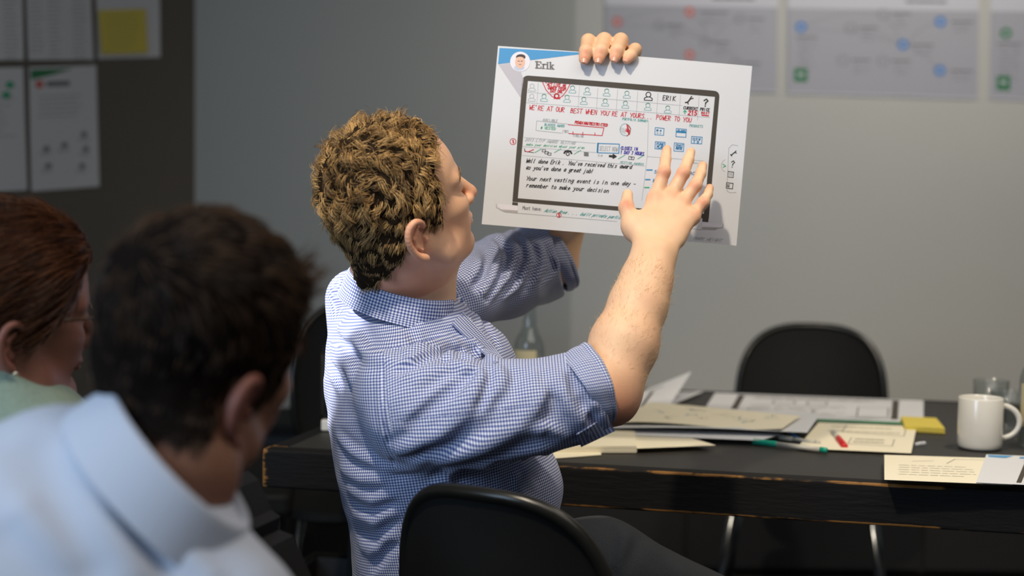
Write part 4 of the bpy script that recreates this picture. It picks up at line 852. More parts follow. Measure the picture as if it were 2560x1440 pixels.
pr.line('ink_grey', [C1(240, 1164), C1(880, 1218)], 1.2); pr.line('ink_grey', [C1(1300, 1255), C1(1424, 1272)], 1.)
# icons: little head-and-shoulder figures
def icon(x, y, k='ink_teal', w=1.1, s=1.):
    X, Y = C1(x, y); pr.ring(k, (X, Y - 3.5 * s), 5.4 * s, w, n=10); pr.line(k, [(X - 3 * s, Y + 1.6 * s), (X - 8.6 * s, Y + 4 * s), (X - 9 * s, Y + 8.5 * s), (X + 8 * s, Y + 9.4 * s), (X + 8.4 * s, Y + 5 * s), (X + 3 * s, Y + 1.6 * s)], w)
    if k == 'ink_teal': pr.ring('ink_green', (X, Y - 3.5 * s), 5.4 * s, w * 1.5, 200, 330, n=6)
for x, y in ((335, 355), (595, 368), (690, 380), (815, 388), (945, 402), (333, 420), (412, 422), (560, 428), (668, 442), (805, 453), (935, 467), (1080, 480), (1208, 497)): icon(x, y, 'ink_grey' if x < 340 else 'ink_teal')
icon(1083, 412, 'ink_black', 2.1, 1.15)
for x in (375, 640, 758, 885, 1015, 1145, 1290, 1410): pr.line('ink_grey', [C1(x, 320 + (x - 305) * .085), C1(x - 10, 470 + (x - 305) * .085)], .8)
pr.line('ink_grey', [C1(305, 385), C1(1300, 472)], .8); pr.line('ink_grey', [C1(296, 452), C1(1480, 548)], .8)
pr.line('ink_red', [C1(403, 322), C1(425, 372), C1(462, 412), C1(495, 430), C1(530, 412), C1(558, 375), C1(578, 336)], 1.9)
pr.text('ink_red', '"ACT LIKE AN', C1(420, 344), C1(552, 354), 7.5, 1.7); pr.text('ink_red', 'OWNER FROM', C1(436, 366), C1(552, 374), 7, 1.7); pr.text('ink_red', 'DAY ONE"', C1(452, 387), C1(545, 393), 7, 1.7)
pr.ring('ink_red', C1(493, 410), 5.6, 3.4, n=10); pr.line('ink_red', [C1(478, 424), C1(512, 426)], 4)
pr.text('ink_red', "WE'RE AT OUR  BEST WHEN YOU'RE AT YOURS... POWER TO YOU", C1(316, 497), C1(1362, 580), 11.5, 1.6, slant=.1, wide=1.05)
pr.text('ink_black', 'ERIK', C1(1175, 437), C1(1262, 442), 11.5, 1.8); pr.line('ink_black', [C1(1362, 412), C1(1350, 430), C1(1372, 424)], 2.6); pr.line('ink_black', [C1(1352, 430), C1(1336, 450), C1(1322, 452)], 3.4); pr.line('ink_black', [C1(1336, 448), C1(1340, 462)], 2.6)
pr.text('ink_black', '?', C1(1435, 476), C1(1480, 479), 19, 3); pr.text('ink_black', 'CURRENT', C1(1308, 494), C1(1402, 502), 7, 1.6); pr.text('ink_black', 'PRICE', C1(1417, 503), C1(1480, 508), 7, 1.6)
pr.line('ink_green', [C1(1318, 524), C1(1319, 504)], 2.6); pr.line('ink_green', [C1(1309, 512), C1(1319, 503), C1(1329, 513)], 2.2); pr.text('ink_red', '215', C1(1338, 530), C1(1398, 535), 11, 2.6, wide=1.2)
pr.text('ink_red', 'BEST', C1(1425, 524), C1(1480, 528), 5, 1.5); pr.line('ink_red', [C1(1428, 533), C1(1470, 537)], 3)
# middle band
pr.line('ink_grey', [C1(570, 592), C1(365, 570), C1(360, 632), C1(528, 650)], 1.2); pr.text('ink_grey', 'AVAILABLE', C1(403, 572), C1(500, 580), 6.5, 1.2); pr.text('ink_teal', 'BLOCKED AWARD', C1(415, 602), C1(545, 612), 6, 1.1); pr.text('ink_green', '# VESTED', C1(390, 622), C1(488, 630), 6, 1.2); pr.text('ink_grey', '(TBT)', C1(530, 645), C1(572, 649), 6, 1.1)
pr.text('ink_red', 'PENDING/RESTRICTED', C1(610, 588), C1(822, 608), 6.5, 1.9); pr.line('ink_red', [C1(568, 595), C1(797, 616), C1(785, 666), C1(570, 652)], 1.9)
for x in (597, 660, 738): pr.line('ink_red', [C1(x + 1, 640 + (x - 597) * .06), C1(x, 657 + (x - 597) * .06)], 1.8)
pr.text('ink_grey', 'TIMELINE', C1(596, 672), C1(668, 677), 5, 1.1)
pr.ring('ink_teal', C1(934, 628), 13.5, 1.2, ry=15); pr.line('ink_red', [C1(944, 594), C1(968, 620), C1(962, 655), C1(944, 668)], 2.4); pr.line('ink_red', [C1(945, 600), C1(956, 660), C1(950, 612), C1(962, 640), C1(936, 634), C1(958, 648), C1(940, 622)], 2.2)
for k in range(6): pr.line('ink_grey', [C1(905 + k * 6, 610 + k * 3), C1(902 + k * 6, 640 + k * 3)], .9)
pr.text('ink_teal', 'PORTFOLIO SUMMARY', C1(915, 565), C1(1080, 580), 5.5, 1.1); pr.line('ink_grey', [C1(1083, 572), C1(1075, 800), C1(1040, 1085)], .9); pr.line('ink_grey', [C1(1075, 800), C1(1440, 828)], .9)
pr.text('ink_teal', 'PRODUCTS', C1(1348, 608), C1(1436, 614), 6, 1.1)
def box4(k, x0, y0, x1, y1, w=1.7): pr.line(k, [C1(x0, y0), C1(x1, y0 + 5), C1(x1 - 4, y1 + 4), C1(x0 - 3, y1)], w, close=True)
for (x0, y0, x1, y1), t in (((1127, 614, 1184, 660), ('me', '--')), ((1263, 620, 1328, 672), ('CLOSE', '')), ((1362, 670, 1430, 714), ('HOW', 'TO')), ((1128, 704, 1190, 750), ('FUNK', 'PLAN')), ((1250, 712, 1312, 764), ('CHAT', 'NOTE'))):
    box4('ink_blue', x0, y0, x1, y1); pr.text('ink_blue', t[0], C1(x0 + 8, y0 + 22), C1(x1 - 6, y0 + 26), 5.5, 1.7); pr.text('ink_blue', t[1], C1(x0 + 10, y0 + 41), C1(x1 - 10, y0 + 44), 5.5, 1.9)
pr.line('ink_blue', [C1(1268, 640), C1(1322, 644)], 5)
pr.line('ink_grey', [C1(280, 676), C1(745, 716)], .9); pr.text('ink_grey', '2013 LTIP AWARD VESTING', C1(288, 700), C1(612, 724), 7, 1.1, slant=.5); pr.text('ink_green', 'make your decision about your plan', C1(296, 728), C1(672, 752), 6, .9, slant=.4)
box4('ink_blue', 757, 716, 896, 776, 2.2); pr.line('ink_blue', [C1(759, 716), C1(755, 770)], 4); pr.text('ink_grey', 'SELECT NOW', C1(766, 762), C1(886, 768), 11, 1.2)
pr.text('ink_violet', 'CLOSES IN', C1(905, 755), C1(1015, 762), 7.5, 1.8); pr.text('ink_violet', '1 DAY 7 HOURS', C1(903, 782), C1(1055, 794), 8, 1.8)
pr.line('ink_grey', [C1(272, 735), C1(745, 775)], .8); pr.line('ink_grey', [C1(270, 792), C1(1060, 862)], .8)
pr.line('ink_black', [C1(287, 748), C1(287, 766), C1(345, 775)], 1.5); pr.line('ink_red', [C1(290, 764), C1(308, 770), C1(345, 755)], 2)
for x, y in ((352, 775), (478, 775), (605, 785), (890, 815), (1015, 815)): pr.line('ink_green', [C1(x, y), C1(x + 42, y - 24)], 1.6)
for x, y in ((400, 755), (418, 768), (436, 776)): pr.line('ink_black', [C1(x, y), C1(x + 22, y + 2), C1(x + 20, y + 16), C1(x - 1, y + 14)], 1.4, close=True)
pr.line('ink_black', [C1(542, 778), C1(548, 768), C1(565, 764), C1(582, 768), C1(588, 780)], 4.4); pr.ring('ink_black', C1(564, 784), 4, 2, n=8)
for k in range(3): pr.line('ink_black', [C1(670, 776 + k * 9), C1(696, 778 + k * 9)], 2.2)
pr.text('ink_grey', 'TIP', C1(755, 802), C1(790, 804), 5, 1.2); pr.line('ink_black', [C1(834, 798), C1(860, 800)], 5.5); pr.line('ink_black', [C1(856, 788), C1(874, 800), C1(856, 811)], 3.4)
box4('ink_black', 957, 799, 992, 818, 1.3); pr.line('ink_black', [C1(966, 806), C1(978, 808), C1(974, 816)], 1.4); pr.text('ink_teal', 'VESTING AWARDS', C1(900, 843), C1(1054, 857), 5, 1.)
for t, a, b in (("Well done Erik . You've received this award", (294, 838), (975, 880)), ("as you've done a great job!", (294, 882), (730, 908)), ("Your next vesting event is in one day -", (294, 952), (1002, 990)), ("remember to make your decision", (296, 996), (828, 1034))):
    pr.text('ink_black', t, C1(*a), C1(*b), 10, 1.7, slant=.35, jit=.15, wide=1.2)
for (x0, x1, y) in ((1072, 1106, 887), (1064, 1092, 949), (1058, 1086, 1000)): pr.line('ink_blue' if y < 990 else 'ink_green', [C1(x0, y), C1(x1, y)], 3.2)
pr.text('ink_blue', 'SALARY       AC', C1(1120, 908), C1(1385, 918), 7.5, 1.5); pr.text('ink_blue', 'BONUS', C1(1112, 965), C1(1215, 972), 7, 1.5); pr.text('ink_blue', 'SHARE', C1(1108, 1012), C1(1200, 1020), 7, 1.5); pr.line('ink_grey', [C1(1360, 840), C1(1400, 843)], 2)
# right margin panel
pr.line('ink_grey', [C1(1662, 728), C1(1625, 722), C1(1602, 745), C1(1590, 1020), C1(1610, 1032), C1(1650, 1030)], 1.1); pr.line('ink_black', [C1(1650, 762), C1(1640, 772), C1(1652, 776)], 2.2); pr.line('ink_black', [C1(1640, 772), C1(1618, 790), C1(1614, 786)], 2.6); pr.line('ink_black', [C1(1620, 788), C1(1622, 796)], 2)
pr.text('ink_black', '?', C1(1612, 868), C1(1650, 871), 17, 2.2); box4('ink_black', 1598, 894, 1634, 930, 1.5); pr.text('ink_grey', 'DE', C1(1604, 920), C1(1630, 922), 7, 1.); box4('ink_black', 1588, 967, 1630, 1003, 1.7); pr.line('ink_black', [C1(1594, 980), C1(1608, 981)], 1.6); pr.line('ink_black', [C1(1592, 988), C1(1606, 989)], 1.6); pr.line('ink_black', [C1(1592, 995), C1(1604, 996)], 1.6)
pr.line('ink_green', [C1(1564, 848), C1(1582, 860), C1(1566, 868)], 2); pr.ring('ink_grey', C1(1590, 858), 14, 1, 110, 250, ry=16)
for (x, y, r) in ((212, 703, 7.6), (507, 1177, 5.8)): pr.ring('ink_red', C1(x, y), r, 1.5); pr.line('ink_red', [C1(x, y - 8), C1(x + 3, y + 8)], 3.4)
pr.text('print_grey_dim', 'Must have:', C1(274, 1140), C1(402, 1150), 8.5, 1.3, slant=0, jit=0, wide=1.2)
pr.text('ink_teal', 'Action Area . . . built private participation', C1(412, 1156), C1(990, 1212), 8, 1.3, slant=.8, wide=1.1)
pr.text('ink_grey', 'MARK HEIGHT', C1(1375, 1335), C1(1555, 1350), 7.5, 1.2, slant=.6)
pr.build(held, INKN)

# ------------------------------------------------------------------ the man in the gingham shirt
man = empty('person', P(1120, 1500, 2.27) * np.array([1, 1, 0]), 'man in blue gingham shirt with curly sandy hair, holding up the large sheet', 'person')
HM = Head(math.radians(22.6), math.radians(21.6), math.radians(17.1), P(997, 492, 2.12), 1.0)
def px_chain(S, pts, k): S.chain([P(x, y, d) for x, y, d, r in pts], [r * d / F for x, y, d, r in pts], k)
NECK = P(1010, 745, 2.24)
S = Sdf(); head_sdf(S, HM, NECK, .066, 1.12)
S.cone(HM(.035, 0, -.085), P(1070, 735, 2.23), .038, .036, .04)                                 # throat
nh = len(S.p)
# trunk under the shirt
Y_ = np.array([1., 0, 0])
TOR = [((1130, 1500, 2.27), (.160, .175)), ((1122, 1290, 2.26), (.148, .165)), ((1086, 1130, 2.25), (.150, .175)), ((1052, 980, 2.25), (.142, .175)), ((1022, 895, 2.25), (.116, .138)), ((1006, 832, 2.25), (.060, .070))]
def torso(S, grow, k=.035):
    for (a, ra), (b, rb) in zip(TOR[:-1], TOR[1:]): S.seg(P(*a), P(*b), Y_, (ra[0] + grow, ra[1] + grow), (rb[0] + grow, rb[1] + grow), k)
torso(S, -.022)
px_chain(S, [(1040, 970, 2.12, 78), (1090, 1020, 2.08, 95), (1300, 1010, 2.05, 85), (1500, 985, 2.07, 76)], .03)
# right forearm and hand
px_chain(S, [(1506, 982, 2.07, 72), (1526, 952, 2.08, 77), (1560, 860, 2.10, 81), (1596, 760, 2.13, 68), (1616, 700, 2.15, 59), (1632, 645, 2.17, 53)], .02)
S.cone(P(1530, 1005, 2.08), P(1545, 1010, 2.07), .026, .022, .03)                                 # point of the elbow
W = (1640, 612, 2.185)
S.seg(P(1632, 650, 2.17), P(1650, 575, 2.20), RT, (.0315, .021), (.040, .0165), .015)
S.seg(P(1650, 580, 2.20), P(1682, 520, 2.225), unit(RT + UPV * -.25), (.041, .0165), (.041, .0135), .012)
MC = [(1639, 495, 2.232), (1676, 492, 2.238), (1705, 508, 2.238), (1731, 540, 2.232)]
for x, y, d in MC: S.cone(P(*W), P(x, y, d), .016, .0120, .010)
FI = [[(1639, 495, 2.232, 18.5), (1660, 430, 2.240, 15.6), (1664, 398, 2.258, 13.8), (1667, 374, 2.270, 11.6)],
      [(1676, 492, 2.238, 18.5), (1709, 432, 2.245, 15.8), (1721, 400, 2.262, 13.8), (1727, 380, 2.276, 11.6)],
      [(1705, 508, 2.238, 17.5), (1739, 464, 2.246, 15.2), (1752, 434, 2.262, 13.4), (1757, 414, 2.274, 11.6)],
      [(1731, 540, 2.232, 16.5), (1758, 506, 2.240, 14.4), (1769, 486, 2.256, 12.6), (1774, 470, 2.268, 10.8)]]
for f_ in FI:
    px_chain(S, f_, .0035); x, y, d, r = f_[1]; S.ell(P(x, y, d - .004), np.stack([RT, UPV, FWD]), np.array([r * .94, r * .9, r * .9]) * d / F, .006)
for (x, y, d) in MC: S.ell(P(x, y + 2, d - .006), np.stack([RT, UPV, FWD]), (.0105, .011, .009), .010)
px_chain(S, [(1622, 612, 2.185, 26), (1578, 562, 2.205, 22), (1566, 520, 2.215, 17), (1569, 486, 2.235, 13.5)], .010)
S.ell(P(1600, 565, 2.205), np.stack([unit(RT - UPV), unit(RT + UPV), FWD]), (.020, .028, .013), .012)     # web of the thumb
# extensor tendons fanning over the back of the hand
for (x, y, d) in MC: S.cone(P(1642 + (x - 1680) * .2, 590, 2.178), P(x, y, d - .011), .0030, .0032, .006)
# left arm behind the sheet, hand over its top edge
px_chain(S, [(1110, 770, 2.38, 62), (1180, 705, 2.46, 58), (1385, 655, 2.60, 56)], .03)
px_chain(S, [(1385, 655, 2.60, 56), (1398, 590, 2.60, 52), (1430, 520, 2.58, 50), (1485, 400, 2.53, 46), (1512, 290, 2.47, 40), (1520, 235, 2.445, 42)], .02)
S.seg(P(1518, 245, 2.445), P(1530, 180, 2.405), RT, (.036, .018), (.044, .015), .012)
FL = [[(1490, 186, 2.402, 20), (1471, 103, 2.362, 18.5), (1465, 128, 2.326, 17), (1461, 147, 2.3225, 14.5)],
      [(1521, 180, 2.402, 20), (1511, 101, 2.362, 19.5), (1502, 127, 2.326, 17.5), (1497, 147, 2.3225, 14.5)],
      [(1550, 182, 2.402, 19), (1552, 101, 2.362, 18.5), (1543, 126, 2.326, 17), (1537, 144, 2.3225, 14)],
      [(1576, 192, 2.400, 17), (1588, 124, 2.360, 16), (1577, 138, 2.328, 14.5), (1568, 149, 2.3230, 12)]]
for f_ in FL: px_chain(S, f_, .004)
px_chain(S, [(1492, 232, 2.43, 20), (1462, 215, 2.385, 18), (1470, 182, 2.358, 14)], .008)
KN = np.array([P(x, y, d - .008) for x, y, d in MC] + [P(*f_[1][:2], f_[1][2] - .008) for f_ in FI] + [P(*f_[3][:2], f_[3][2]) for f_ in FI] + [P(1545, 1015, 2.05), P(1566, 505, 2.2)] + [P(*f_[3][:2], 2.31) for f_ in FL] + [P(*f_[2][:2], 2.31) for f_ in FL] + [HM(.108, 0, -.04), HM(.062, .056, -.048), HM(.05, .06, -.05)])
KR = np.array([.010] * 4 + [.009] * 4 + [.007] * 4 + [.035, .012] + [.010] * 4 + [.007] * 4 + [.012])
def skin_fn(X):
    d = S(X); return d
lo, hi = P(770, 1500, 2.3), P(1830, 70, 2.3)
V, Q = polygonise(S, (lo[0] - .02, 1.86, .62), (hi[0] + .02, 2.72, hi[2] + .03), .0026)
me = np_mesh('body', V, Q)
def flush(V, K, R, a=.7):
    o = np.zeros(len(V))
    for c, r in zip(K, R): o = np.maximum(o, a * np.exp(-((V - c) ** 2).sum(1) / (r * r)))
    return o
fl = flush(V, KN, KR); Lh = HM.loc(V); onhead = (np.abs(Lh[:, 0]) < .13) & (np.abs(Lh[:, 1]) < .1) & (np.abs(Lh[:, 2]) < .15)
fl += onhead * .16 + .30 * onhead * np.clip(-(Lh[:, 2] + .05) / .06, 0, 1) * np.clip((.04 - Lh[:, 0]) / .05, 0, 1)
add_attr(me, 'flush', fl); link('body', me, M['skin'], man)
# ears
for q in (1, -1):
    E_ = Sdf(); ear_sdf(E_, HM, q, (-.014, .078, -.037), 1.06); V, Q = polygonise(E_, *bounds([HM(-.016, q * .084, -.038)], .05), .0011); me = np_mesh('ear', V, Q); add_attr(me, 'flush', np.full(len(V), .38)); link('ear', me, M['skin'], man)
# eyes, eyebrows, nails
for q in (1, -1):
    m = MB(); c = HM(.076, q * .032, -.002); m.lathe(c, [(.0115 * math.sin(i * math.pi / 12), -.0115 * math.cos(i * math.pi / 12)) for i in range(13)], 20, (HM.r, HM.u, HM.f)); e = m.build('eye', M['skin_eye'], man)
    m = MB(); m.lathe(c, [(.0058, .0102), (.0030, .0116), (0, .0120)], 16, (HM.r, HM.u, HM.f)); m.build('iris', M['iris'], e)
    rg = np.random.default_rng(5); n = 160; t = rg.random(n); base = np.array([HM(.098 - .016 * x * x, q * (.014 + .034 * x), .012 + .006 * math.sin(x * 3) + rg.uniform(-.003, .003)) for x in t]); dd = np.array([HM.r * q * 1. + HM.u * (.5 - x) - HM.f * .5 for x in t])
    V, Q, T = strands_mesh(base, dd, np.tile(HM.f, (n, 1)), np.full(n, .009), np.full(n, .02), np.zeros(3), 3, .0003, 3); me = np_mesh('eyebrow', V, Q); add_attr(me, 'tone', T * .6); link('eyebrow', me, M['hair'], man)
def nail(p, d1, nrm, w_, l_):
    d1 = unit(d1); nrm = unit(nrm - d1 * (nrm @ d1)); s_ = np.cross(d1, nrm); n = 7
    def f(u, v): x = (u * 2 - 1); y = (v * 2 - 1); return p + s_ * w_ * x * (1 - .25 * max(0, y) ** 2) + d1 * l_ * y - nrm * (w_ * .55 * x * x) + nrm * .0006
    grid_mesh('fingernail', f, n, n, M['nail'], man, solid=.0005)
for f_ in FI:
    a, b = P(*f_[2][:3]), P(*f_[3][:3]); r = f_[3][3] * f_[3][2] / F; nail(b - FWD * r * .96 + (b - a) * .1, b - a, -FWD, r * .72, r * .8)
for f_ in FL:
    a, b = P(*f_[2][:3]), P(*f_[3][:3]); r = f_[3][3] * f_[3][2] / F; nail(b - FWD * r * .93 - UPV * r * .1, b - a, -FWD - UPV * .15, r * .68, r * .72)
# fine hair on the forearm
rg = np.random.default_rng(11); n = 1500; A0, A1, A2 = P(1530, 950, 2.08), P(1596, 760, 2.13), P(1628, 660, 2.165); t = rg.random(n) * .95
ax_p = np.where(t[:, None] < .6, A0 + (A1 - A0) * (t / .6)[:, None], A1 + (A2 - A1) * ((t - .6) / .4)[:, None]); w_ = unit(A2 - A0); s1 = unit(np.cross(w_, FWD)); s2 = np.cross(w_, s1); an = rg.random(n) * 6.28
nd = s1 * np.cos(an)[:, None] + s2 * np.sin(an)[:, None]; base = ax_p + nd * .08
for _ in range(25): base -= nd * S(base)[:, None] * .9
V, Q, T = strands_mesh(base, w_ * .9 + nd * .25 - UPV * .1 + rg.normal(size=(n, 3)) * .35, nd, rg.uniform(.005, .011, n), np.full(n, .08), np.array([0, 0, -.2]), 4, .00012, 4); me = np_mesh('arm_hair', V, Q); add_attr(me, 'tone', T); link('arm_hair', me, M['armhair'], man)

# hair
def poly_region(poly, th, top, nape=.004):
    def f(L):
        ins = inpoly(L[:, 0], L[:, 2], poly); k = np.clip((L[:, 2] - .0) / .07, 0, 1); t = th + (top - th) * k
        t = np.where(L[:, 2] < -.05, nape, t); return np.where(ins, t, 0)
    return f
hl = [(.088, .096), (.062, .082), (.043, .064), (.039, .035), (.034, -.002), (.032, -.032), (.014, -.034), (.004, -.020), (-.005, -.010), (-.022, -.012), (-.030, -.040), (-.038, -.067), (-.054, -.084), (-.075, -.112), (-.09, -.130), (-.2, -.115), (-.2, .3), (.12, .3)]
reg = poly_region(hl, .005, .006)
def flow(L):
    up = np.clip(L[:, 2] / .08, 0, 1)[:, None]; a = np.array([-.55, 0, -.8]) * (1 - up) + np.stack([np.full(len(L), .35), np.sign(L[:, 1]) * .6, np.full(len(L), -.1)], 1) * up; return a
make_hair('hair', HM, reg, .02, 19000, M['hair'], man, lambda L: .010 + .008 * np.clip((L[:, 2] + .09) / .05, 0, 1) + .013 * np.clip((L[:, 2] + .03) / .07, 0, 1) - .012 * np.clip((L[:, 0] - .03) / .03, 0, 1), lambda L: .12 + .60 * np.clip((L[:, 2] + .02) / .06, 0, 1), flow, r=.00042, seg=12, nclump=1000, capn=.0035, neck=(NECK, .066), base=M['scalp'])

# ---- shirt: trunk, sleeves, folds
SH = Sdf(); torso(SH, 0.0)
SH.cone(P(1150, 1330, 2.26), P(1290, 1215, 2.28), .12, .073, .05)                                  # shirt front hanging over the belt
SH.cone(P(1098, 868, 2.23), P(1195, 905, 2.26), .050, .056, .03)                                   # chest
px_chain(SH, [(940, 895, 2.18, 75), (1000, 960, 2.10, 95)], .03)
px_chain(SH, [(1015, 975, 2.09, 112), (1060, 1022, 2.07, 134), (1200, 1030, 2.05, 124), (1330, 1020, 2.05, 107), (1455, 992, 2.06, 100), (1482, 985, 2.06, 92)], .035)
px_chain(SH, [(1060, 800, 2.36, 85), (1150, 735, 2.42, 90), (1260, 690, 2.50, 98), (1350, 655, 2.57, 92), (1392, 645, 2.60, 86)], .03)
SH.cone(P(885, 745, 2.36), P(905, 950, 2.28), .048, .052, .04)                                     # rounded upper back
SH.cut(P(1505, 985, 2.06), unit(P(1540, 975, 2.06) - P(1480, 990, 2.06)), .004); SH.cut(P(1412, 645, 2.6), unit(P(1450, 610, 2.62) - P(1400, 640, 2.6)), .004)
SH.carve(P(1470, 985, 2.06), P(1540, 975, 2.06), .047, .052); SH.carve(P(1390, 650, 2.6), P(1440, 640, 2.62), .043, .047)
folds = [  # picture polyline, height (+ ridge, - valley), width
 ([(979, 1129), (1030, 1115), (1101, 1084), (1162, 1018), (1195, 950)], .007, .012), ([(1084, 1157), (1150, 1140), (1212, 1118), (1296, 1068), (1362, 984), (1384, 918)], .009, .014),
 ([(1060, 1140), (1150, 1100), (1215, 1050), (1270, 975), (1290, 920)], -.006, .014), ([(1000, 1150), (1080, 1110)], -.004, .012),
 ([(1207, 905), (1150, 882), (1095, 885), (1040, 912), (985, 935)], -.010, .010), ([(1180, 870), (1120, 850), (1060, 862), (1010, 890)], .007, .012), ([(1210, 925), (1150, 910), (1090, 925), (1030, 960)], .006, .012),
 ([(1207, 912), (1160, 950), (1100, 1000), (1050, 1045), (1010, 1070)], -.006, .010), ([(1215, 930), (1180, 985), (1110, 1040)], .005, .010), ([(1225, 915), (1215, 975), (1190, 1040)], -.004, .009),
 ([(1400, 925), (1404, 980), (1440, 1035), (1432, 1095)], .007, .012), ([(1425, 930), (1440, 985), (1470, 1030), (1480, 1075)], -.006, .010), ([(1375, 960), (1372, 1020), (1385, 1085)], -.005, .012), ([(1480, 1000), (1462, 1050), (1470, 1095)], .006, .010),
 ([(1340, 920), (1335, 960), (1310, 1010)], .004, .010), ([(1300, 1085), (1370, 1065), (1420, 1100)], .004, .012), ([(1180, 1150), (1290, 1120), (1400, 1090)], -.003, .012), ([(1240, 915), (1265, 945), (1250, 1000)], .004, .010),
 ([(960, 905), (958, 1000), (968, 1090), (990, 1175)], -.0022, .004), ([(952, 905), (949, 1000), (959, 1090), (980, 1175)], .0012, .006),
 ([(870, 745), (930, 790), (1010, 800)], -.004, .012), ([(835, 835), (870, 870), (900, 905)], -.007, .010), ([(850, 815), (890, 840), (915, 880)], .006, .012), ([(822, 870), (838, 930), (860, 975)], -.006, .008), ([(842, 885), (870, 920), (885, 960)], .006, .012), ([(880, 860), (930, 890), (990, 905)], .004, .012),
 ([(1010, 790), (1040, 850), (1080, 870)], -.003, .010), ([(1130, 850), (1180, 880), (1215, 905)], -.006, .010), ([(1150, 835), (1205, 870), (1240, 905)], .005, .010), ([(1100, 870), (1140, 905), (1180, 935)], .004, .010),
 ([(842, 1085), (880, 1130), (960, 1170), (1060, 1165)], .004, .010), ([(850, 1165), (900, 1200), (990, 1195)], .004, .012), ([(865, 1215), (930, 1250), (1000, 1230)], .0035, .010), ([(868, 1245), (930, 1285), (1000, 1250)], -.004, .010), ([(880, 1290), (940, 1300), (1000, 1270)], .0035, .010), ([(885, 1325), (940, 1345), (985, 1300)], -.0035, .010), ([(900, 1370), (950, 1380), (990, 1330)], .0035, .010), ([(925, 1430), (960, 1380), (985, 1350)], -.005, .01),
 ([(1140, 1165), (1120, 1200), (1080, 1215)], .004, .012), ([(1250, 1150), (1240, 1190)], -.004, .012), ([(1310, 1150), (1300, 1200)], .005, .012), ([(1340, 1140), (1350, 1200)], -.005, .01),
 ([(1216, 587), (1247, 637), (1230, 695), (1199, 738)], .009, .011), ([(1240, 590), (1268, 640), (1248, 700), (1206, 750)], -.007, .009), ([(1274, 576), (1295, 631), (1262, 695), (1215, 748)], .009, .010), ([(1292, 585), (1308, 640), (1280, 705), (1250, 735)], -.008, .009), ([(1310, 590), (1322, 650), (1296, 715)], .008, .009), ([(1330, 600), (1340, 655), (1318, 708)], -.007, .009), ([(1345, 605), (1362, 655), (1340, 705)], .007, .009), ([(1375, 640), (1382, 670), (1362, 700)], -.006, .008),
 ([(1200, 590), (1222, 645), (1202, 700), (1180, 730)], -.006, .010), ([(1180, 610), (1195, 660), (1180, 700)], .006, .012),
 ([(1180, 760), (1215, 815), (1250, 880)], -.003, .008), ([(1165, 760), (1200, 825), (1232, 890)], .003, .008), ([(1150, 775), (1180, 825), (1205, 870)], -.005, .006)]
allp = [p for f_ in folds for p in f_[0]]; HP, ok = march(SH, allp, 1.2, 2.9); FO = []; k = 0
for pts, amp, w_ in folds:
    q = HP[k:k + len(pts)]; o = ok[k:k + len(pts)]; k += len(pts); q = q[o & np.isfinite(q).all(1)]
    if len(q) < 2: continue
    w_ *= .8; amp *= 1.35
    ds = np.linspace(0, len(q) - 1, len(q) * 2 - 1); q = np.stack([np.interp(ds, range(len(q)), q[:, i]) for i in range(3)], 1); FO.append((q, amp, w_, q.min(0) - 3 * w_, q.max(0) + 3 * w_))
def shirt_fn(X, fine=True):
    d = SH(X); I = np.nonzero(np.abs(d) < .04)[0]; Y = X[I]; s = np.zeros(len(I))
    for q, amp, w_, lo_, hi_ in FO:
        J = np.nonzero(((Y > lo_) & (Y < hi_)).all(1))[0]
        if len(J): dd, tp = polyline_dist(Y[J], q, True); s[J] += tp * (amp * np.exp(-(dd / w_) ** 2) - (amp * .4 * np.exp(-((dd - 1.9 * w_) / w_) ** 2)))
    s += .0016 * vnoise(Y * np.array([1, 1, 1.6]), 55, 3, 2); d[I] -= s; return d
V, Q = polygonise(shirt_fn, (P(780, 700, 2.26)[0] - .02, 1.88, .60), (P(1520, 700, 2.6)[0] + .02, 2.76, 1.25), .0030)
# fabric coordinates: each panel has its own weave direction
c = V[Q].mean(1)
def axis_uv(X, a, b, ref, R_):
    w_ = unit(b - a); u_ = unit(ref - w_ * (ref @ w_)); v_ = np.cross(w_, u_); Z = X - a; return np.stack([np.arctan2(Z @ v_, Z @ u_) * R_, Z @ w_], -1)
RA, RB = P(1010, 1040, 2.07), P(1480, 985, 2.06); LA, LB = P(1120, 745, 2.40), P(1395, 648, 2.60)
def capd(X, a, b, r): ba = b - a; t = np.clip((X - a) @ ba / (ba @ ba), 0, 1); return np.linalg.norm(X - a - t[:, None] * ba, axis=1) - r
dR = capd(c, RA + (RB - RA) * .03, RB, .068); dL = capd(c, LA + (LB - LA) * .12, LB, .058); ST = Sdf(); torso(ST, 0.0); dT = ST(c)
px_ = proj(c); regR = (dR < dT) & (px_[:, 0] > 962 + (px_[:, 1] - 915) * .1) & (c[:, 1] < 2.2); regL = (dL < dT) & (c[:, 1] > 2.3) & ~regR
uvT = axis_uv(V, P(1110, 1400, 2.26), P(1010, 800, 2.24), Y_, .165); uvR = axis_uv(V, RA, RB, FWD, .072); uvL = axis_uv(V, LA, LB, FWD, .064)
# unwrap angles around each face to avoid the seam smearing
me = np_mesh('shirt', V, Q); at = me.attributes.new('guv', 'FLOAT_VECTOR', 'CORNER'); lv = Q.reshape(-1); rr = np.repeat(regR, 4); rl = np.repeat(regL, 4)
uv = np.where(rr[:, None], uvR[lv], np.where(rl[:, None], uvL[lv], uvT[lv])); per = 2 * math.pi * np.where(rr, .072, np.where(rl, .064, .165)); u4 = uv[:, 0].reshape(-1, 4); p4 = per.reshape(-1, 4); u4 = u4 - np.round((u4 - u4[:, :1]) / p4) * p4
uv[:, 0] = u4.reshape(-1); at.data.foreach_set('vector', np.concatenate([uv, np.zeros((len(uv), 1))], 1).astype(np.float32).ravel())
shirt = link('shirt', me, M['gingham'], man)
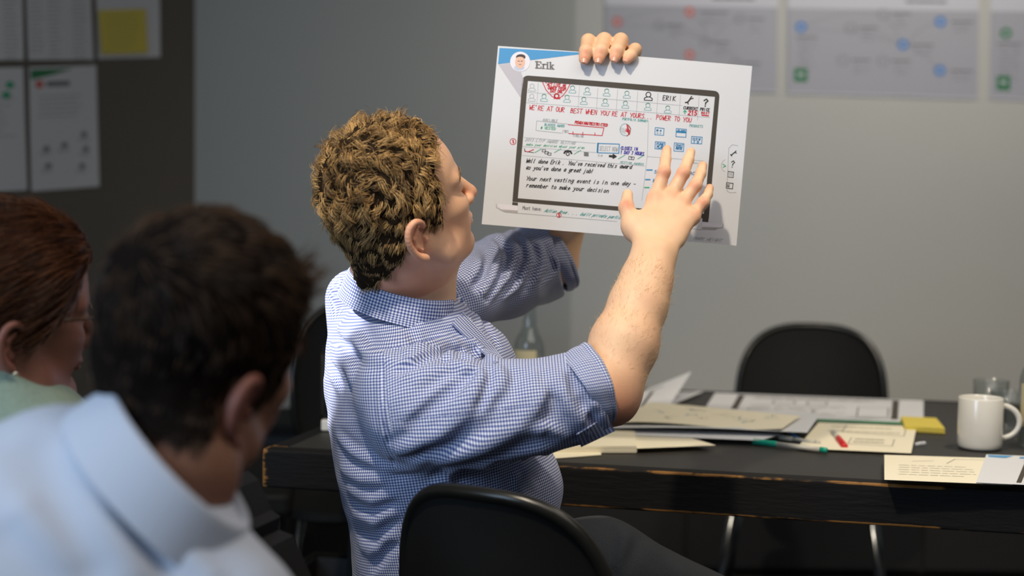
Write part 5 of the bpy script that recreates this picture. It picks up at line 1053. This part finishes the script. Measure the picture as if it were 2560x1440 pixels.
# collar
CC = P(1008, 722, 2.235); CB = P(874, 690, 2.245) - CC; CL = P(998, 760, 2.128) - CC; CU = unit(np.array([.22, 0, 1]))
def collar(u, v):
    th = math.radians(-152 + 304 * u); rad = CB * math.cos(th) + CL * math.sin(th); o = unit(rad - CU * (rad @ CU)); fr = max(0, -math.cos(th)) ** 1.5
    path = [(0, -.002, -.032), (.36, 0, -.002), (.44, .0022, .0016), (.52, .005, -.002), (.8, .0095, -.028 - .006 * fr), (1, .0135 + .002 * fr, -.041 - .012 * fr)]
    for k in range(5):
        if v <= path[k + 1][0] + 1e-9: t = (v - path[k][0]) / (path[k + 1][0] - path[k][0]); off = path[k][1] * (1 - t) + path[k + 1][1] * t; hh = path[k][2] * (1 - t) + path[k + 1][2] * t; break
    return CC + rad + o * off + CU * (hh + .012) 
# button placket down the open front
pl = np.array([(1126, 806), (1155, 836), (1195, 872), (1240, 912)]); pr_ = np.array([(1152, 775), (1190, 815), (1232, 864), (1264, 908)])
def lerp_(a, t): return np.stack([np.interp(t * 3, range(4), a[:, i]) for i in range(2)], -1)
gg = [[lerp_(pl, v) * (1 - u) + lerp_(pr_, v) * u for u in np.linspace(0, 1, 8)] for v in np.linspace(0, 1, 24)]; hp_, _ = march(SH, np.array(gg).reshape(-1, 2), 1.8, 2.8); hp_ = hp_.reshape(24, 8, 3)
for i in range(8): hp_[:, i] = np.stack([np.convolve(np.pad(hp_[:, i, k], 3, 'edge'), np.ones(7) / 7, 'valid') for k in range(3)], 1)
grid_mesh('placket', lambda u, v: hp_[int(round(v * 23)), int(round(u * 7))] - FWD * .004, 8, 24, M['gingham'], shirt, solid=.0015, uv=lambda u, v: (u * .03, v * .15))
grid_mesh('collar', lambda u, v: collar(1 - u, v), 90, 26, M['gingham'], shirt, solid=.0012, uv=lambda u, v: (u * .40, v * .085))
# rolled cuffs: a flat turned-back band, slanted across the elbow
def cuff(name, R_, L_, bulge, parent, ph=0):
    Rc, Ra, Rb = R_; Lc, La, Lb = L_
    def f(u, v):
        th = 2 * math.pi * u + ph; r = Rc + Ra * math.cos(th) + Rb * math.sin(th); l = Lc + La * math.cos(th) + Lb * math.sin(th); o = unit(Ra * math.cos(th) + Rb * math.sin(th))
        if v < .2: t = v / .2; return r * (1 - t) + r * t - o * .007 * (1 - t) - (r - l) * .30 * (1 - t) 
        t = (v - .2) / .8; w_ = .0012 * math.sin(5 * th + 1) + .0008 * math.sin(9 * th); return r * (1 - t) + l * t + o * (bulge * math.sin(math.pi * t) + w_ + .004 * math.sin(math.pi * min(1, t * 4)) * (t < .25))
    return grid_mesh('cuff', f, 72, 18, M['gingham'], parent, solid=.0018, closed_u=True, uv=lambda u, v: (u * .36, v * .075))
RC = P(1495, 955, 2.07); Ra = P(1470, 866, 2.07) - RC; Rb = P(1531, 962, 2.003) - RC
LC = P(1459, 980, 2.06); La = P(1405, 898, 2.06) - LC; Lb = P(1466, 972, 1.988) - LC
cuff('cuff', (RC, Ra, Rb), (LC, La, Lb), .005, shirt)
RC = P(1400, 632, 2.60); Ra = P(1368, 560, 2.62) - RC; Rb = P(1432, 650, 2.535) - RC
LC = P(1366, 650, 2.59); La = P(1318, 575, 2.60) - LC; Lb = P(1388, 655, 2.52) - LC
cuff('cuff', (RC, Ra, Rb), (LC, La, Lb), .005, shirt)
# loose corners of the cuffs
def flap(pts, th=.0015):
    c_ = [P(*p) for p in pts]
    def f(u, v): return (c_[0] * (1 - u) + c_[1] * u) * (1 - v) + (c_[3] * (1 - u) + c_[2] * u) * v + -FWD * .006 * math.sin(math.pi * u) * (1 - v)
    grid_mesh('cuff_corner', f, 10, 10, M['gingham'], shirt, solid=th, uv=lambda u, v: (u * .04, v * .04))
flap([(1440, 1085, 2.00), (1512, 1040, 2.02), (1537, 1076, 2.03), (1452, 1116, 2.03)]); flap([(1362, 690, 2.56), (1432, 655, 2.56), (1412, 690, 2.57), (1371, 722, 2.57)])
# jeans and shoes
J = Sdf(); J.ell(P(1130, 1520, 2.27), np.eye(3), (.155, .19, .11), .05)
px_chain(J, [(1190, 1450, 2.2, 140), (1500, 1428, 2.30, 122), (1940, 1610, 2.42, 100)], .04); J.cone(P(1180, 1490, 2.36), P(1850, 1640, 2.62), .085, .065, .04)
kn1 = P(1940, 1610, 2.42); kn2 = P(1850, 1640, 2.62); f1 = np.array([kn1[0] + .02, kn1[1] + .05, .09]); f2 = np.array([kn2[0] - .06, kn2[1] + .02, .09]); J.cone(kn1, f1, .063, .048, .03); J.cone(kn2, f2, .063, .048, .03)
J.cut((0, 0, .085), (0, 0, -1), .003)
JF = [([(1535, 1330), (1525, 1400), (1510, 1440)], -.005, .010), ([(1560, 1345), (1550, 1420)], .004, .012), ([(1600, 1345), (1580, 1390), (1540, 1435)], -.005, .012), ([(1640, 1380), (1680, 1420), (1700, 1438)], .003, .015)]
HPj, okj = march(J, [p for f_ in JF for p in f_[0]], 1.9, 3.0); k = 0; FJ = []
for pts, amp, w_ in JF: FJ.append((HPj[k:k + len(pts)], amp, w_)); k += len(pts)
def jean_fn(X):
    d = J(X); I = np.nonzero(np.abs(d) < .03)[0]
    for q, amp, w_ in FJ: d[I] -= amp * np.exp(-(polyline_dist(X[I], q) / w_) ** 2)
    d[I] -= .002 * vnoise(X[I], 40, 9, 2); return d
V, Q = polygonise(jean_fn, (-.30, 2.0, .06), (.70, 2.80, .76), .006); link('trousers', np_mesh('trousers', V, Q), M['denim'], man)
for f_ in (f1, f2):
    SS = Sdf(); SS.cone((f_[0] - .03, f_[1], .045), (f_[0] + .14, f_[1] + .03, .035), .044, .036, .02); SS.cone((f_[0], f_[1], .12), (f_[0], f_[1], .05), .045, .045, .02); SS.cut((0, 0, .004), (0, 0, -1), .002)
    V, Q = polygonise(SS, (f_[0] - .12, f_[1] - .1, -.01), (f_[0] + .22, f_[1] + .14, .19), .006); link('shoe', np_mesh('shoe', V, Q), M['shoe'], man)
# ------------------------------------------------------------------ foreground man, seen from behind
FM = Head(math.radians(56), math.radians(-7), math.radians(15), P(502, 782, 1.34), .985); FM.o = FM.o - FM.s * (FM.f * -.014 + FM.u * .028)
fg = empty('person', P(200, 1500, 1.42) * np.array([1, 1, 0]), 'man with short dark hair in pale blue shirt, seen from behind in the foreground', 'person')
S2 = Sdf(); head_sdf(S2, FM, P(435, 1170, 1.30), .056, 1.05)
TF = [((-60, 2000, 1.36), (.19, .15)), ((50, 1660, 1.31), (.20, .14)), ((190, 1470, 1.30), (.175, .12)), ((310, 1345, 1.30), (.11, .075)), ((378, 1262, 1.30), (.058, .05))]
U2 = unit(RT * .75 - UPV * .66)
def tors2(S_, g):
    for (a, ra), (b, rb) in zip(TF[:-1], TF[1:]): S_.seg(P(*a), P(*b), U2, (ra[0] + g, ra[1] + g), (rb[0] + g, rb[1] + g), .05)
tors2(S2, -.02)
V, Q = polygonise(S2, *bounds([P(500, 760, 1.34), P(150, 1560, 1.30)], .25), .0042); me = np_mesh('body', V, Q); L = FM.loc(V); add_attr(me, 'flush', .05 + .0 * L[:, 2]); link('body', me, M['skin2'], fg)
for q in (1, -1):
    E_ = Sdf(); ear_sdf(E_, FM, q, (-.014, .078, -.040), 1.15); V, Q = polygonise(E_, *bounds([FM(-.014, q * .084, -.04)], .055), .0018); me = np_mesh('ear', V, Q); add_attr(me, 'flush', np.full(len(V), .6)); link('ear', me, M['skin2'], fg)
    m = MB(); c_ = FM(.076, q * .032, -.002); m.lathe(c_, [(.012 * math.sin(i * math.pi / 12), -.012 * math.cos(i * math.pi / 12)) for i in range(13)], 16, (FM.r, FM.u, FM.f)); m.build('eye', M['skin_eye'], fg)
hl2 = [(.090, .090), (.062, .075), (.044, .05), (.040, .02), (.036, -.02), (.018, -.045), (.010, -.028), (.002, -.006), (-.028, -.008), (-.040, -.035), (-.046, -.060), (-.060, -.070), (-.2, -.085), (-.2, .3), (.13, .3)]
def flow2(L):  # combed down at the back, forward on top
    up = np.clip((L[:, 2] - .02) / .07, 0, 1)[:, None]; fr = np.clip((L[:, 0]) / .06, 0, 1)[:, None]
    return np.array([-.15, 0, -1.]) * (1 - up) + np.array([.9, .1, -.1]) * up + np.array([.5, 0, .5]) * fr * up
make_hair('hair', FM, poly_region(hl2, .008, .013, .005), .02, 9000, M['hair2'], fg, lambda L: .016 + .014 * np.clip(L[:, 2] / .07, 0, 1), lambda L: .10 + 0 * L[:, 0], flow2, r=.0006, seg=6, seed=2, nclump=420, capn=.002, cells=.005, base=M['scalp2'], neck=(P(435, 1170, 1.30), .056))
SF = Sdf(); tors2(SF, 0.)
SF.cone(P(290, 1270, 1.30), P(160, 1215, 1.33), .050, .062, .04); SF.cone(P(160, 1215, 1.33), P(30, 1330, 1.36), .064, .063, .04); SF.cone(P(30, 1330, 1.36), P(-140, 1800, 1.42), .062, .055, .04)     # left shoulder and arm
SF.cone(P(400, 1400, 1.30), P(565, 1560, 1.28), .055, .062, .04); SF.cone(P(565, 1565, 1.28), P(560, 2000, 1.32), .062, .05, .04)                                                 # right shoulder and arm
FF = [([(300, 1150), (330, 1260), (420, 1400)], -.008, .014), ([(210, 1130), (260, 1290), (330, 1440)], .006, .02), ([(100, 1120), (150, 1260), (220, 1420)], -.006, .02), ([(60, 1280), (160, 1400)], .006, .02), ([(450, 1330), (520, 1440)], .006, .012), ([(20, 1350), (120, 1440)], -.006, .02), ([(360, 1250), (450, 1400)], .006, .012)]
HPf, okf = march(SF, [p for f_ in FF for p in f_[0]], .7, 2.2); k = 0; FFo = []
for pts, amp, w_ in FF: FFo.append((HPf[k:k + len(pts)], amp, w_)); k += len(pts)
def fs_fn(X):
    d = SF(X); I = np.nonzero(np.abs(d) < .04)[0]
    for q, amp, w_ in FFo: d[I] -= amp * np.exp(-(polyline_dist(X[I], q) / w_) ** 2)
    d[I] -= .0025 * vnoise(X[I], 32, 21, 2); return d
V, Q = polygonise(fs_fn, *bounds([P(-250, 1100, 1.36), P(700, 2000, 1.30)], .26), .0055); fshirt = link('shirt', np_mesh('shirt', V, Q), M['fgshirt'], fg)
KC = P(427, 1168, 1.30); KB = P(385, 1205, 1.228) - KC; KL = P(585, 1345, 1.29) - KC; KU = unit(RT * .62 + UPV * .78)
def collar2(u, v):
    th = math.radians(-150 + 300 * u); rad = KB * math.cos(th) + KL * math.sin(th); o = unit(rad - KU * (rad @ KU)); fr = max(0, -math.cos(th)) ** 1.5
    path = [(0, -.002, -.03), (.36, 0, .0), (.44, .003, .003), (.52, .006, -.001), (1, .022, -.050 - .012 * fr)]
    for k in range(4):
        if v <= path[k + 1][0] + 1e-9: t = (v - path[k][0]) / (path[k + 1][0] - path[k][0]); off = path[k][1] * (1 - t) + path[k + 1][1] * t; hh = path[k][2] * (1 - t) + path[k + 1][2] * t; break
    return KC + rad + o * off + KU * (hh + .015)
grid_mesh('collar', lambda u, v: collar2(1 - u, v), 60, 22, M['fgshirt'], fshirt, solid=.002)
# seat below him and legs, out of the frame
J2 = Sdf(); J2.ell(P(-60, 2050, 1.38), np.eye(3), (.19, .17, .12), .04); a_ = P(0, 2080, 1.36); b_ = a_ + np.array([.38, .12, -.05]); J2.cone(a_, b_, .085, .065, .03); J2.cone(b_, (b_[0], b_[1] + .02, .09), .062, .048, .03); a2 = a_ + np.array([-.1, .14, 0]); b2 = b_ + np.array([-.14, .2, 0]); J2.cone(a2, b2, .085, .065, .03); J2.cone(b2, (b2[0], b2[1] + .02, .09), .062, .048, .03); J2.cut((0, 0, .03), (0, 0, -1), .003)
V, Q = polygonise(J2, *bounds([P(-60, 2050, 1.38), (b_[0], b_[1], .06), (b2[0], b2[1], .06), a_], .24), .009); link('trousers', np_mesh('trousers', V, Q), M['denim'], fg)
# dark bag beside him
bg = empty('shoulder_bag', P(600, 1500, 1.75), 'black bag just beyond the foreground man, peeking out beside his shoulder', 'bag')
b3 = [P(520, 1215, 1.72), P(548, 1238, 1.72), P(582, 1318, 1.72), P(606, 1336, 1.72), P(600, 1370, 1.72), P(640, 1386, 1.72), P(690, 1500, 1.72), P(700, 2050, 1.72), P(430, 2050, 1.72), P(470, 1400, 1.72)]
m = MB(); n = len(b3); th = np.array([0.03, .10, 0]); vs = [p for p in b3] + [p + th for p in b3]; m.add(vs, [tuple(range(n))[::-1], tuple(range(n, 2 * n))] + [(i, (i + 1) % n, n + (i + 1) % n, n + i) for i in range(n)]); m.build('body', M['black'], bg)
m = MB(); m.tube([p - np.array([0, .001, 0]) for p in b3[:7]], .0022, 8); m.build('piping', M['blackgloss'], bg)

# ------------------------------------------------------------------ woman with glasses at the left edge
WH = Head(math.radians(36), math.radians(-7), math.radians(8), P(28, 757, 1.80), .97)
wo = empty('person', P(-60, 1500, 1.8) * np.array([1, 1, 0]), 'woman with chestnut hair, glasses and pale green top, cropped at the left edge', 'person')
S3 = Sdf(); head_sdf(S3, WH, P(-10, 1010, 1.80), .050, .95, .9); T3 = [((-60, 1800, 1.80), (.16, .14)), ((-60, 1300, 1.80), (.17, .14)), ((-40, 1110, 1.80), (.15, .10)), ((-15, 1020, 1.80), (.07, .07))]
def tors3(S_, g):
    for (a, ra), (b, rb) in zip(T3[:-1], T3[1:]): S_.seg(P(*a), P(*b), unit([1, .4, 0]), (ra[0] + g, ra[1] + g), (rb[0] + g, rb[1] + g), .05)
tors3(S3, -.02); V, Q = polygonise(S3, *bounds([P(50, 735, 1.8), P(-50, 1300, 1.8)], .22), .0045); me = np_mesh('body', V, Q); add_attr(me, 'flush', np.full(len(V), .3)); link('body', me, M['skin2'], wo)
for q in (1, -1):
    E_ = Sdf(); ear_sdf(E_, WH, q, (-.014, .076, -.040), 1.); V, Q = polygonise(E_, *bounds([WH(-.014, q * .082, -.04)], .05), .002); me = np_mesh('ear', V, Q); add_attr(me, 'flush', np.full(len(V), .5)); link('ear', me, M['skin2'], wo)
    m = MB(); c_ = WH(.076, q * .032, -.002); m.lathe(c_, [(.012 * math.sin(i * math.pi / 12), -.012 * math.cos(i * math.pi / 12)) for i in range(13)], 16, (WH.r, WH.u, WH.f)); m.build('eye', M['skin_eye'], wo)
    m = MB(); m.lathe(WH(-.008, q * .088, -.074), [(0, -.004), (.003, -.002), (.0038, 0), (.003, .002), (0, .004)], 12); m.build('earring', M['gold_metal'], wo)
hl3 = [(.088, .085), (.068, .06), (.055, .02), (.040, -.010), (.028, -.030), (.012, -.045), (-.006, -.050), (-.03, -.050), (-.045, -.075), (-.2, -.08), (-.2, .3), (.13, .3)]
make_hair('hair', WH, poly_region(hl3, .012, .018, .008), .02, 7000, M['hair3'], wo, lambda L: .045 + 0 * L[:, 0], lambda L: .06 + 0 * L[:, 0], lambda L: np.stack([-.8 + 0 * L[:, 0], 0 * L[:, 0], -.35 + 0 * L[:, 0]], 1), r=.0006, seg=6, seed=4, nclump=300, capn=.002, cells=.005, base=M['scalp3'])
m = MB(); bc = WH(-.135, 0, .015); m.lathe(bc, [(.036 * math.sin(i * math.pi / 10), -.032 * math.cos(i * math.pi / 10)) for i in range(11)], 20, (WH.r, WH.u, WH.f)); m.build('hair_bun', M['hair3'], wo)
gs = empty('glasses', WH(.1, 0, -.02), 'tortoiseshell glasses worn by the woman at the left edge', 'glasses')
for q in (1, -1):
    cx_ = .0335 * q
    def gp(a_, s_=1.): return WH(.112 - .010 * abs(cx_ + .025 * s_ * math.cos(a_)) / .05, cx_ + .025 * s_ * math.cos(a_), -.006 + .020 * s_ * math.sin(a_) + .002 * math.sin(2 * a_) * q)
    m = MB(); m.tube([gp(k_ * math.pi / 12) for k_ in range(25)], .0019, 8, cap=False); m.build('rim', M['frame_shell'], gs)
    m = MB(); n = 24; m.add([gp(k_ * math.pi / 12, .98) for k_ in range(n)] + [gp(k_ * math.pi / 12, .98) + WH.f * .0015 for k_ in range(n)], [tuple(range(n))[::-1], tuple(range(n, 2 * n))] + [(i, (i + 1) % n, n + (i + 1) % n, n + i) for i in range(n)]); m.build('lens', M['glass'], gs)
    m = MB(); m.tube([WH(.103, q * .060, .004), WH(.06, q * .079, .0), WH(0, q * .085, -.006), WH(-.02, q * .084, -.02)], [.0028, .0024, .002, .002], 8); m.build('temple_arm', M['frame_shell'], gs)
m = MB(); m.tube([WH(.112, -.009, -.002), WH(.115, 0, .002), WH(.112, .009, -.002)], .0018, 8); m.build('bridge', M['gold_metal'], gs)
ST3 = Sdf(); tors3(ST3, 0.); ST3.cone(P(0, 1110, 1.78), P(130, 1200, 1.74), .065, .065, .05); ST3.cone(P(130, 1200, 1.74), P(200, 1700, 1.75), .062, .05, .04); ST3.cone(P(-60, 1110, 1.84), P(-260, 1200, 1.9), .065, .065, .05); ST3.cone(P(-260, 1200, 1.9), P(-260, 1700, 1.9), .062, .05, .04)
V, Q = polygonise(lambda X: ST3(X) - .002 * vnoise(X, 40, 8, 2), *bounds([P(-260, 1150, 1.85), P(200, 1700, 1.78)], .12), .006); link('top', np_mesh('top', V, Q), M['green_top'], wo)
